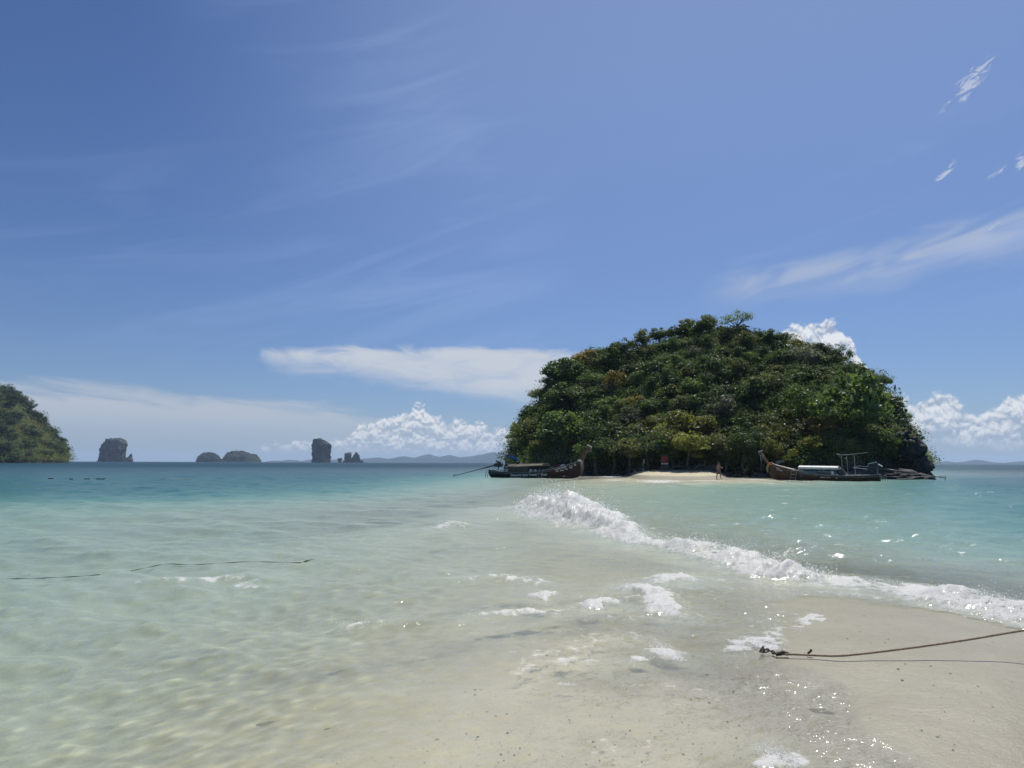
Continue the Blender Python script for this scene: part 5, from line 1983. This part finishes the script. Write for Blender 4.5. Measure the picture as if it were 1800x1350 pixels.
def brown_boat():
    B0, B1 = ground(1546, 846.5), ground(1355, 843.5)
    L = (B1 - B0).length
    o = empty('longtail_boat', B0, math.atan2(B1.y - B0.y, B1.x - B0.x))
    tag(o, 'brown wooden longtail boat with white canopy, right of the beach', 'boat', 'longtail boats moored at the island')
    k = L / 11.5
    st = [(-0.1, .58, .66, .0), (0.4, .70, .62, -.15), (1.8, .92, .56, -.3), (3.6, 1.05, .52, -.36), (5.4, 1.06, .58, -.36), (7.0, .98, .74, -.34), (8.4, .80, .98, -.30), (9.6, .56, 1.24, -.2), (10.7, .30, 1.50, -.05), (11.3, .12, 1.68, .1), (11.6, .03, 1.78, .5)]
    h = Hull([(a * k, b, c, d) for a, b, c, d in st])
    hull = h.build(o, ['hull_brown', 'hull_brown'], rail='rail_pale')
    pw = prow(o, (11.4 * k, 0, 1.3), (12.55 * k, 0, 2.95), 0.32, 0.24, 0.16, -0.10, 'prow_wood')
    MB().box((12.6 * k, 0, 2.98), (0.42, 0.2, 0.10), Matrix.Rotation(0.35, 3, 'Y')).build('prow_cap', MAT['white'], pw)
    MB().tube([(11.55 * k, .07, 1.55), (12.1 * k, .07, 2.35), (12.5 * k, .07, 2.9)], 0.025, 6).build('prow_edge', MAT['cap_pale'], pw)
    MB().tube([(12.62 * k, -.1, 2.9), (12.7 * k, .12, 2.75), (12.6 * k, .14, 2.6)], 0.085, 7).build('prow_garland', MAT['ribbon_green'], o)
    for dx, l_ in ((0.0, .75), (-.18, .5), (-.28, .45)):
        MB().tube([(12.55 * k + dx, .14, 2.65), (12.5 * k + dx, .16, 2.65 - l_)], [.05, .035], 6).build('ribbon', MAT['rail_pale'], o)
    MB().tube([(11.2 * k, .24, 1.72), (11.55 * k, .22, 1.62), (11.75 * k, 0, 1.55), (11.5 * k, -.22, 1.65), (11.2 * k, -.2, 1.72)], 0.13, 8).build('stem_garland', MAT['ribbon_orange'], o)
    MB().tube([(11.65 * k, .18, 1.6), (11.8 * k, .2, 1.2), (11.75 * k, .18, .75)], [.09, .13, .06], 7).build('ribbon', MAT['ribbon_yellow'], o)
    # pale fore deck
    fd = MB()
    V = []
    for x in (8.9, 9.6, 10.4, 11.1):
        b, zs, zk = h.sec(x * k)
        V += [(x * k, -b * .96, zs + .03), (x * k, b * .96, zs + .03)]
    fd.raw(V + [(a, b, c - .04) for a, b, c in V], [(2 * i, 2 * i + 2, 2 * i + 3, 2 * i + 1) for i in range(3)] + [(8 + 2 * i, 8 + 2 * i + 1, 8 + 2 * i + 3, 8 + 2 * i + 2) for i in range(3)] + [(0, 1, 9, 8), (7, 6, 14, 15)])
    fd.build('fore_deck', MAT['cap_pale'], o)
    canopy(o, 3.95 * k, 8.15 * k, 0.92, 1.32, 0.14, 'white', 0.20, 0.0, posts=[4.2 * k, 5.3 * k, 6.5 * k, 7.85 * k], zdeck=0.3, edge='metal_grey', tilt=0.012)
    MB().tube([(3.9 * k, .94, 1.1), (8.1 * k, .94, 1.14)], 0.025, 6).build('canopy_rail', MAT['metal_grey'], o)
    # cabin side boards
    MB().box((6.9 * k, .93, .80), (1.55 * k, .05, .36)).build('side_board', MAT['blue_panel'], o)
    MB().box((5.35 * k, .95, .76), (1.55 * k, .05, .42)).build('side_board', MAT['rail_grey'], o)
    MB().box((4.5 * k, .96, .74), (.25 * k, .06, .44)).build('side_board', MAT['white'], o)
    MB().box((5.45 * k, .99, .74), (1.5 * k, .05, .14), Matrix.Rotation(-0.10, 3, 'Y')).build('folded_bench', MAT['metal_dark'], o)
    for x, c in ((5.0, 'red'), (5.6, 'white'), (6.0, 'cap_pale')):
        b = MB().box((x * k, .2, .98), (.25, .3, .16), taper=.7)
        b.box((x * k, .2, 1.07), (.14, .18, .08), taper=.7)
        b.build('life_vest', MAT[c], o)
    MB().box((3.7 * k, .3, .72), (.6 * k, .9, .5), taper=.85).box((3.65 * k, .3, 1.42), (.45, .8, .06)).build('steering_box', MAT['metal_dark'], o)
    MB().tube([(3.5 * k, .75, 1.25), (3.05 * k, .75, .62)], .04, 6).build('frame_stay', MAT['rail_pale'], o)
    # mast frame with cross bar
    for x, y_, m_ in ((3.75, -.5, 'metal_grey'), (3.0, .55, 'metal_grey'), (2.25, .55, 'cap_pale'), (3.2, -.5, 'metal_grey')):
        MB().tube([(x * k, y_, .4), (x * k + .05, y_, 2.55)], .038, 6).build('mast', MAT[m_], o)
    MB().tube([(4.0 * k, .4, 2.55), (2.9 * k, .45, 2.58), (0.95 * k, .5, 2.78)], .035, 6).build('cross_bar', MAT['metal_grey'], o)
    MB().tube([(4.35 * k, -.5, 2.7), (3.7 * k, .2, 2.55)], .025, 6).build('cross_bar', MAT['metal_grey'], o)
    MB().tube([(2.55 * k, .1, 1.32), (0.85 * k, .1, 1.15)], .045, 6).build('steering_bar', MAT['white'], o)
    MB().box((2.6 * k, .6, .60), (.9 * k, .12, .08)).build('side_rail', MAT['white'], o)
    MB().box((0.5 * k, .5, .66), (.7 * k, .12, .07)).build('side_rail', MAT['rail_pale'], o)
    longtail_engine(o, (0.55 * k, 0, 1.30), (-6.15 * k, 0.0, 0.42), cover='white')
    b = MB().box((0.9 * k, 0, .85), (1.7 * k, .8, .5), taper=.75)
    b.box((0.6 * k, 0, 1.1), (.9, .6, .3), taper=.8)
    b.build('engine_bed', MAT['metal_dark'], o)
    for dx in (0.0, -.22, -.42):
        MB().tube([(-.1 * k + dx * .6, .35, .45), (-.32 * k + dx, .35, .3), (-.42 * k + dx, .35, -.2)], .03, 6).build('stern_step', MAT['metal_grey'], o)
    for x, z, a in ((5.3, .30, .5), (4.75, .30, .4), (4.0, .27, .22), (10.3, 1.1, .45), (10.0, .95, .4), (10.5, 1.25, .3)):
        h.patch(x * k, (x + a) * k, z, z + .06, 1, hull, 'paint_mark', 'lettering')
    Mw = Matrix.Translation(B0) @ Matrix.Rotation(o.rotation_euler.z, 4, 'Z')
    p0 = Mw @ Vector((8.75 * k, 1.35, -.3))
    p1 = Mw @ Vector((8.55 * k, 0.92, 1.12))
    ladder(p0, p1, 0.50, 4, 'grey ladder leaning on the bow of the brown longtail boat', Mw.to_3x3() @ Vector((1, 0, 0)))


dark_boat()
brown_boat()

# ------------------------------------------------------------------ the person on the beach
MAT['skin'] = plain('skin', (0.40, 0.24, 0.17), (0.33, 0.19, 0.13), 12, 0.55, 0.3, 0.1)
MAT['hair'] = plain('hair', (0.018, 0.014, 0.012), (0.01, 0.008, 0.007), 30, 0.6, 0.3)
MAT['shorts'] = plain('shorts', (0.20, 0.18, 0.165), (0.14, 0.125, 0.115), 8, 0.85, 0.1)
MAT['phone'] = plain('phone', (0.03, 0.03, 0.035), (0.02, 0.02, 0.02), 8, 0.3, 0.5)


def skin_mesh(name, verts, edges, matn, parent, root=0, sub=2):
    me = bpy.data.meshes.new(name)
    me.from_pydata([v[:3] for v in verts], edges, [])
    o = link(name, me, parent)
    sk = o.modifiers.new('skin', 'SKIN')
    sk.use_smooth_shade = True
    if not me.skin_vertices:
        bpy.context.view_layer.objects.active = o
    lay = me.skin_vertices[0].data if me.skin_vertices else None
    for i, v in enumerate(verts):
        rx, ry = (v[3], v[4]) if len(v) > 4 else (v[3], v[3])
        lay[i].radius = (rx, ry)
        lay[i].use_root = (i == root)
    sd = o.modifiers.new('sub', 'SUBSURF')
    sd.levels = sd.render_levels = sub
    dg = bpy.context.evaluated_depsgraph_get()
    m2 = bpy.data.meshes.new_from_object(o.evaluated_get(dg))
    o.modifiers.clear()
    o.data = m2
    m2.materials.clear()
    m2.materials.append(MAT[matn])
    m2.polygons.foreach_set('use_smooth', [True] * len(m2.polygons))
    return o


def person():
    p = ground(1263.5, 842.2, 0.0)
    gz = float(ground_z(np.array([p.x]), np.array([p.y]))[0])
    p.z = max(gz, 0.0) - 0.01
    o = empty('person', p, R(-68))        # local +y is where the person faces
    o.scale = (1.06, 1.06, 1.06)
    tag(o, 'bare-chested person in loose knee-length shorts standing at the water\'s edge', 'person')
    V, E = [], []

    def chain(pts, start=None):
        last = start
        for q in pts:
            V.append(q)
            if last is not None:
                E.append((last, len(V) - 1))
            last = len(V) - 1
        return last
    pel = chain([(0, 0, .95, .145, .105)])
    chest = chain([(0, .01, 1.10, .135, .10), (0, .0, 1.28, .165, .115), (0, -.01, 1.40, .15, .10)], pel)
    neck = chain([(0, .0, 1.50, .058, .06)], chest)
    chain([(0, .02, 1.57, .062, .072), (0, .025, 1.65, .078, .096), (0, .02, 1.73, .070, .085), (0, .015, 1.775, .035, .045)], neck)
    for s in (-1, 1):
        st = 0.17 if s > 0 else -0.20
        chain([(s * .09, 0, .87, .095), (s * .11, st * .55, .50, .062), (s * .11, st * .75, .30, .052), (s * .11, st * .98, .09, .036), (s * .115, st * 1.0 + .05, .045, .038, .032), (s * .125, st + .16, .03, .036, .022)], pel)
    # right arm lifts a phone in front, left arm hangs
    sh = chain([(.17, 0, 1.40, .062), (.21, .03, 1.33, .052), (.24, .10, 1.14, .042), (.19, .26, 1.12, .034), (.13, .38, 1.17, .026)], chest)
    for k, (dx, dz) in enumerate(((-.028, .03), (-.01, .04), (.008, .04), (.026, .03))):
        chain([(.12 + dx * .7, .43, 1.185 + dz * .3, .011), (.11 + dx, .465, 1.20 + dz, .0095), (.095 + dx, .455, 1.235 + dz, .008)], sh)
    chain([(.095, .40, 1.185, .012), (.075, .43, 1.21, .010)], sh)
    sh = chain([(-.17, 0, 1.40, .062), (-.215, -.01, 1.33, .052), (-.245, -.05, 1.12, .042), (-.25, -.01, .94, .034), (-.25, .02, .86, .027)], chest)
    for dx, l_ in ((-.012, .075), (0.0, .088), (.01, .085), (.02, .07)):
        chain([(-.25, .02 + dx * 2, .81, .011), (-.25, .03 + dx * 2.4, .81 - l_ * .6, .0095), (-.245, .045 + dx * 2.4, .81 - l_, .008)], sh)
    chain([(-.235, .055, .83, .012), (-.23, .075, .79, .010)], sh)
    skin_mesh('body', V, E, 'skin', o, 0, 1)
    # face and ears
    f = MB()
    f.box((0, .128, 1.655), (.030, .03, .045), taper=.5)
    f.box((.08, .015, 1.655), (.02, .035, .06), taper=.8)
    f.box((-.08, .015, 1.655), (.02, .035, .06), taper=.8)
    f.build('nose_and_ears', MAT['skin'], o)
    f = MB()
    for s in (-1, 1):
        f.box((s * .032, .112, 1.675), (.026, .012, .012))
    f.box((0, .112, 1.605), (.045, .012, .01))
    f.build('eyes_and_mouth', MAT['hair'], o)
    hm = MB()
    n, m_ = 14, 7
    W, F = [], []
    for i in range(m_):
        a = math.pi / 2 * i / (m_ - 1) * 1.28
        for j in range(n):
            t = 2 * math.pi * j / n
            low = a * (0.74 if math.sin(t) > 0.3 else 1.0)
            W.append((.092 * math.sin(low) * math.cos(t), .012 + .108 * math.sin(low) * math.sin(t), 1.70 + .098 * math.cos(low)))
    for i in range(m_ - 1):
        for j in range(n):
            F.append((i * n + j, i * n + (j + 1) % n, (i + 1) * n + (j + 1) % n, (i + 1) * n + j))
    hm.raw(W, F, sm=True)
    hm.build('hair', MAT['hair'], o)
    # loose shorts to the knee
    V2 = [(0, 0, 1.03, .150, .115), (0, 0, .93, .165, .13), (.10, .03, .76, .125), (.13, .075, .50, .118), (-.10, -.03, .76, .125), (-.13, -.09, .50, .118)]
    skin_mesh('shorts', V2, [(0, 1), (1, 2), (2, 3), (1, 4), (4, 5)], 'shorts', o, 0, 1)
    ph = MB().box((.105, .452, 1.225), (.075, .010, .15), Matrix.Rotation(-.3, 3, 'X'))
    po = ph.build('phone', MAT['phone'])
    po.matrix_world = Matrix.Translation(p) @ Matrix.Rotation(R(-68), 4, 'Z') @ Matrix.Scale(1.06, 4)
    tag(po, 'small dark phone held up by the person on the beach', 'phone')


person()


# ------------------------------------------------------------------ signs and small things on the beach
def gz_at(p):
    return float(ground_z(np.array([p.x]), np.array([p.y]))[0])


def on_beach(px, r_):
    p = at(px, 820, r_)
    p.z = gz_at(p)
    return p


def px_box(px0, px1, py0, py1, r_):
    a, b = at(px0, py1, r_), at(px1, py0, r_)
    return a, b


def signs():
    # red notice board on a post
    r_ = 93.0
    p = on_beach(1168.5, r_)
    k = r_ / FPX
    z0 = at(1168, 816, r_).z
    z1 = at(1168, 802, r_).z
    o = empty('notice_sign', p)
    tag(o, 'red notice board with a white strip on a post at the back of the beach', 'sign')
    w = 12.5 * k
    MB().tube([(0, .06, -.3), (0, .06, z1 - p.z - .1)], .05, 7).build('post', MAT['bark'], o)
    MB().box((0, 0, (z0 + z1) / 2 - p.z), (w, .04, z1 - z0)).build('board', MAT['red'], o)
    MB().box((0, -.03, z0 - p.z + .06), (w * 1.02, .02, .12)).build('white_strip', MAT['white'], o)
    for i, (zz, a, b) in enumerate(((.86, -.42, .42), (.70, -.40, .35), (.56, -.36, .40), (.42, -.42, .2))):
        MB().box(((a + b) / 2 * w, -.027, z0 - p.z + (z1 - z0) * zz), ((b - a) * w, .012, .035)).build('worn_line', MAT['ribbon_pink'], o)
    MB().box((0.02, 0, z1 - p.z + .10), (w * .95, .03, .16), Matrix.Rotation(.06, 3, 'Y')).build('top_board', MAT['tarp_brown'], o)
    # small white and blue sign higher up
    r_ = 95.5
    k = r_ / FPX
    p = on_beach(1266.5, r_)
    z0, z1 = at(1266, 801, r_).z, at(1266, 791.5, r_).z
    o = empty('small_sign', p)
    tag(o, 'small white and blue sign on a tall post behind the person', 'sign')
    MB().tube([(0, .05, -.3), (0, .05, z1 - p.z)], .04, 7).build('post', MAT['bark'], o)
    MB().box((0, 0, (z0 + z1) / 2 - p.z), (6.4 * k, .03, z1 - z0)).build('board', MAT['blue_panel'], o)
    b = MB()
    for sx in (-1, 1):
        b.box((sx * 1.9 * k, -.025, (z0 + z1) / 2 - p.z + .04), (1.7 * k, .012, (z1 - z0) * .62))
    b.build('white_field', MAT['white'], o)
    MB().box((0, -.027, z0 - p.z + .13), (4.6 * k, .012, .05)).build('white_line', MAT['white'], o)
    # tilted grey board behind the brown boat
    r_ = 92.0
    k = r_ / FPX
    p = on_beach(1371.5, r_)
    z = at(1371, 811.5, r_).z
    o = empty('grey_sign', p)
    tag(o, 'long grey board tilted among the rocks behind the brown boat\'s bow', 'sign')
    MB().box((0, 0, z - p.z), (15.5 * k, .04, 4.6 * k), Matrix.Rotation(-.24, 3, 'Y')).build('board', MAT['rail_grey'], o)
    for sx in (-5, 5):
        MB().tube([(sx * k, .05, -.3), (sx * k, .05, z - p.z)], .04, 6).build('post', MAT['bark'], o)
    for sx in (-4.5, -1.5, 2.0, 5):
        MB().box((sx * k, -.028, z - p.z + .018 * sx), (1.6 * k, .012, 2.2 * k), Matrix.Rotation(-.24, 3, 'Y')).build('worn_mark', MAT['metal_grey'], o)
    # white marker stones
    for px, py, h_, lab in ((1116, 822, .42, 'short white marker post left of the red sign'), (1131, 821.5, .40, 'white marker post just left of the red sign'), (1132, 811, .55, 'white plate hanging in the shade above the marker posts')):
        r_ = 94
        p = on_beach(px, r_)
        zt = at(px, py - 5, r_).z
        b = MB()
        if py < 815:
            b.box((0, 0, at(px, py, r_).z - p.z), (.22, .05, h_), taper=.9)
            b.tube([(0, .04, -.2), (0, .04, at(px, py, r_).z - p.z)], .03, 6)
        else:
            b.tube([(0, 0, -.2), (0, 0, h_ * .8), (0, 0, h_)], [.11, .10, .06], 8)
        tag(b.build('marker_post', MAT['rail_pale'], None, p), lab, 'post')
    # driftwood and a pale slab
    rng = random.Random(4)
    for px, r_, L, a, lab in ((1085, 96, 2.2, .2, 'tangle of driftwood left of the marker posts'), (1192, 95, 2.6, .5, 'pale driftwood branch just right of the red sign'), (1212, 95, 1.6, -.6, 'weathered branch lying right of the red sign'),
                              (1228, 94, 1.4, .9, 'short driftwood log between red sign and person'), (1300, 94, 2.4, -.2, 'fallen branch right of the person at the rocks'), (1284, 95.5, 2.6, .1, 'slanting dead branch behind the person')):
        p = on_beach(px, r_)
        b = MB()
        b.tube([(-L / 2, 0, .05), (-L * .1, .1, .28 + .3 * abs(a)), (L / 2, -.05, .15 + a * .6)], [.08, .07, .03], 6)
        b.tube([(-L * .1, .1, .25 + .3 * abs(a)), (L * .15, .3, .7 + a * .3)], [.05, .02], 5)
        b.tube([(L * .15, 0, .2), (L * .3, -.3, .5)], [.04, .015], 5)
        tag(b.build('driftwood', MAT['bark_pale'], None, p, rng.uniform(-.4, .4)), lab, 'driftwood')
    p = on_beach(1247, 97)
    z = at(1247, 803, 97).z
    b = rock_mesh(77, 12, 7, .3)
    o = b.build('pale_slab', MAT['rail_pale'], None, (p.x, p.y, z))
    o.scale = (.42, .3, .13)
    o.rotation_euler = (0, .25, 0)
    tag(o, 'pale slab of stone on the rock face left of the small sign', 'rock')


signs()

# ------------------------------------------------------------------ mooring line, chain, floating ropes
MAT['rope'] = plain('rope', (0.50, 0.40, 0.29), (0.34, 0.26, 0.18), 40, 0.85, 0.15, 0.8, 0.01)
MAT['rope_dark'] = plain('rope_dark', (0.05, 0.055, 0.05), (0.02, 0.022, 0.02), 20, 0.7, 0.3)
MAT['rust'] = plain('rust', (0.11, 0.085, 0.065), (0.05, 0.04, 0.032), 25, 0.7, 0.3, 0.8, 0.01)


def twisted(name, pts, r_, matn, strands=3, lay=0.09, parent=None):
    """laid rope: strands wound round the line"""
    P = [Vector(p) for p in pts]
    # resample
    Q = [P[0]]
    step = lay / 6
    for a, b in zip(P, P[1:]):
        n = max(1, int((b - a).length / step))
        Q += [a.lerp(b, (i + 1) / n) for i in range(n)]
    mb = MB()
    s = 0.0
    cs = [[] for _ in range(strands)]
    for i, p in enumerate(Q):
        d = (Q[min(i + 1, len(Q) - 1)] - Q[max(i - 1, 0)]).normalized()
        a = d.cross(Vector((0, 0, 1))).normalized()
        b = d.cross(a)
        if i:
            s += (Q[i] - Q[i - 1]).length
        for k in range(strands):
            t = 2 * math.pi * (k / strands + s / lay)
            cs[k].append(p + (a * math.cos(t) + b * math.sin(t)) * r_ * 0.52)
    for c in cs:
        mb.tube(c, r_ * 0.56, 5)
    return mb.build(name, MAT[matn], parent)


def smooth_line(pts, n=12):
    P = [Vector(p) for p in pts]
    P = [P[0] * 2 - P[1]] + P + [P[-1] * 2 - P[-2]]
    R_ = []
    for i in range(1, len(P) - 2):
        for k in range(n):
            t = k / n
            a, b, c, d = P[i - 1], P[i], P[i + 1], P[i + 2]
            R_.append(0.5 * ((2 * b) + (c - a) * t + (2 * a - 5 * b + 4 * c - d) * t * t + (3 * b - a - 3 * c + d) * t ** 3))
    R_.append(P[-2])
    return R_


def mooring():
    def gp(px, py, h=0.0):
        q = ground(px, py, 0.0)
        q = ground(px, py, gz_at(q) + h)
        return q
    edge = at(1800, 1108, 7.57)
    a = [gp(1372, 1150, .03), gp(1400, 1150.5, .03), gp(1432, 1152, .025), gp(1470, 1153, .03), gp(1510, 1150, .045)]
    e0 = a[-1]
    d = edge - e0
    far = e0 + d * 2.6
    for t in (0.33, 0.66, 1.0):
        q = e0 + d * t
        a.append(Vector((q.x, q.y, q.z - 0.012 * math.sin(t * 3.1))))
    post_z = far.z + 0.25
    a.append(Vector((e0.x + d.x * 1.8, e0.y + d.y * 1.8, e0.z + d.z * 1.85)))
    a.append(Vector((far.x, far.y, post_z)))
    line = smooth_line(a, 10)
    o = twisted('mooring_rope', line, 0.0095, 'rope', 3, 0.075)
    tag(o, 'brown mooring rope running from the chain on the sand to the right edge', 'rope')
    # the post outside the picture that holds the rope
    b = MB()
    gz = gz_at(far)
    b.tube([(far.x + .05, far.y, gz - .4), (far.x + .05, far.y, gz + .6), (far.x + .06, far.y, post_z + .25)], [.075, .07, .06], 9)
    tag(b.build('mooring_post', MAT['bark']), 'wooden post driven into the sand at the far end of the mooring rope', 'post')
    # chain
    cp = [gp(1337, 1146, .05), gp(1341, 1139, .06), gp(1342, 1145, .035), gp(1350, 1143, .045), gp(1357, 1146, .03), gp(1364, 1148.5, .03), gp(1376, 1149.5, .03)]
    ln = smooth_line(cp, 6)
    co = empty('anchor_chain', ln[0])
    tag(co, 'short rusty chain at the water\'s edge tied to the mooring rope', 'chain')
    s, nxt, k = 0.0, 0.0, 0
    for i in range(1, len(ln)):
        s += (ln[i] - ln[i - 1]).length
        if s >= nxt:
            dd = (ln[i] - ln[i - 1]).normalized()
            side = dd.cross(Vector((0, 0, 1))).normalized()
            if k % 2:
                side = dd.cross(side).normalized()
            c = ln[i] - ln[0]
            pts = []
            for j in range(13):
                t = 2 * math.pi * j / 12
                pts.append(c + dd * .026 * math.cos(t) + side * .014 * math.sin(t))
            MB().tube(pts, .0055, 6, cap=False).build('link', MAT['rust'], co)
            nxt += .034
            k += 1
    # shackle and the loose stub
    e = ln[-1] - ln[0]
    MB().tube([e + Vector((-.06, 0, -.005)), e + Vector((0, 0, .012)), e + Vector((.05, 0, 0))], [.016, .02, .016], 8).build('shackle', MAT['rust'], co)
    q = gp(1420, 1151, .015)
    b = MB()
    b.tube([q, q + Vector((.008, 0, .018)), q + Vector((.022, 0, .026)), q + Vector((.035, .0, .045))], [.009, .010, .009, .011], 7)
    tag(b.build('rope_stub', MAT['rust']), 'dark stub sticking up from the mooring rope near the chain', 'rope end')


mooring()


def floating():
    for pts, lab in (([(-40, 1019), (15, 1017.5), (55, 1017), (100, 1015), (140, 1013), (176, 1010)], 'short dark rope floating at the left edge of the shallows'),
                     ([(230, 1003.5), (262, 997), (290, 991.5), (330, 992.5), (372, 991), (430, 987.5), (480, 988), (525, 989), (535, 987), (552, 983)], 'long thin dark rope floating in the left shallows')):
        line = smooth_line([ground(a, b, 0.055) for a, b in pts], 8)
        b = MB()
        n = len(line)
        b.tube(line, [0.0065 * (0.6 + 0.4 * math.sin(i * .7)) + (.008 if i > n - 9 and n > 60 else 0) for i in range(n)], 6)
        tag(b.build('floating_rope', MAT['rope_dark']), lab, 'rope')
    for k, (px, py, L, lab) in enumerate(((89, 841.3, .5, 'first dark float from the left in the line of floats'), (125, 842.2, .35, 'second float from the left in the line of floats'), (153, 842, .55, 'third float from the left in the line of floats'),
                                          (177, 842, .95, 'fourth, longer float from the left in the line of floats'), (286, 842.5, .4, 'small float beside the longest float'), (314, 842.8, 2.4, 'longest pale-tipped float, right end of the line of floats'))):
        p = ground(px, py, .03)
        b = MB()
        n = 10
        pts = [Vector((-L / 2 + L * i / (n - 1), 0, .02 * math.sin(i))) for i in range(n)]
        rr = [.065 * math.sin(math.pi * (i + .6) / (n + .2)) ** .5 for i in range(n)]
        b.tube(pts, rr, 8)
        o = b.build('float', MAT['rope_dark'] if k < 5 else MAT['cap_pale'], None, p)
        tag(o, lab, 'float', 'floats on the water in front of the left-edge island')


floating()


# ------------------------------------------------------------------ bits of leaf, shell and wood on the sand
MAT['stone'] = plain('stone', (0.34, 0.31, 0.23), (0.20, 0.185, 0.14), 12, 0.8, 0.2, 0.6, 0.03)
STONES = []
for k in range(4):
    o = rock_mesh(90 + k, 22, 12, 0.6, 2.2).build('stone', MAT['stone'])
    STONES.append(o.data)
    bpy.data.objects.remove(o)


def debris():
    rng = np.random.default_rng(12)
    P = []
    for n, x0, x1, y0, y1 in ((380, 760, 1350, 1180, 1348), (160, 1150, 1640, 1030, 1140), (110, 1480, 1795, 1100, 1320), (90, 900, 1300, 1090, 1180), (70, 560, 900, 1260, 1348)):
        for a, b in zip(rng.uniform(x0, x1, n), rng.uniform(y0, y1, n)):
            q = ground(a, b)
            P.append((q.x, q.y))
    P = np.array(P)
    z = ground_z(P[:, 0], P[:, 1])
    C = np.stack([P[:, 0], P[:, 1], z + .004], 1)
    n = len(C)
    th = rng.uniform(0, 6.28, n)
    L = np.clip(rng.lognormal(-5.5, .6, n), .002, .014)
    W = L * rng.uniform(.3, .8, n)
    d = np.stack([np.cos(th), np.sin(th), rng.normal(0, .15, n)], 1)
    e = np.stack([-np.sin(th), np.cos(th), rng.normal(0, .15, n)], 1)
    top = np.array([0, 0, 1.0])
    h = (L * .35)[:, None]
    V = np.stack([C - d * L[:, None], C - e * W[:, None], C + d * L[:, None], C + e * W[:, None], C + top * h], 1)
    F = np.array([[0, 1, 4], [1, 2, 4], [2, 3, 4], [3, 0, 4]])[None] + 5 * np.arange(n)[:, None, None]
    me = mesh_np('debris', V.reshape(-1, 3), F.reshape(-1, 3), [MAT['debris']], False)
    tag(link('beach_debris', me), 'dark flecks of leaf and shell strewn over the sand', 'debris', kind='stuff')
    for px, py, s, lab in ((472, 1272, .085, 'dark submerged stone in the left foreground shallows'), (1445, 1250, .10, 'flat dark stone under the shallow water right of centre'), (770, 1300, .02, 'small dark pebble at the bottom of the picture'), (578, 1281, .03, 'small dark stone near the submerged stone')):
        q = ground(px, py)
        zz = gz_at(q)
        for _ in range(6):
            q = ground(px, py, zz)
            zz = gz_at(q)
        o = link('stone', STONES[int(px) % 4], None, q)
        o.scale = (s, s * .8, s * .16)
        o.location.z -= s * .10
        tag(o, lab, 'stone')


MAT['debris'] = plain('debris_bits', (0.20, 0.165, 0.125), (0.08, 0.065, 0.05), 30, 0.8, 0.2)
debris()
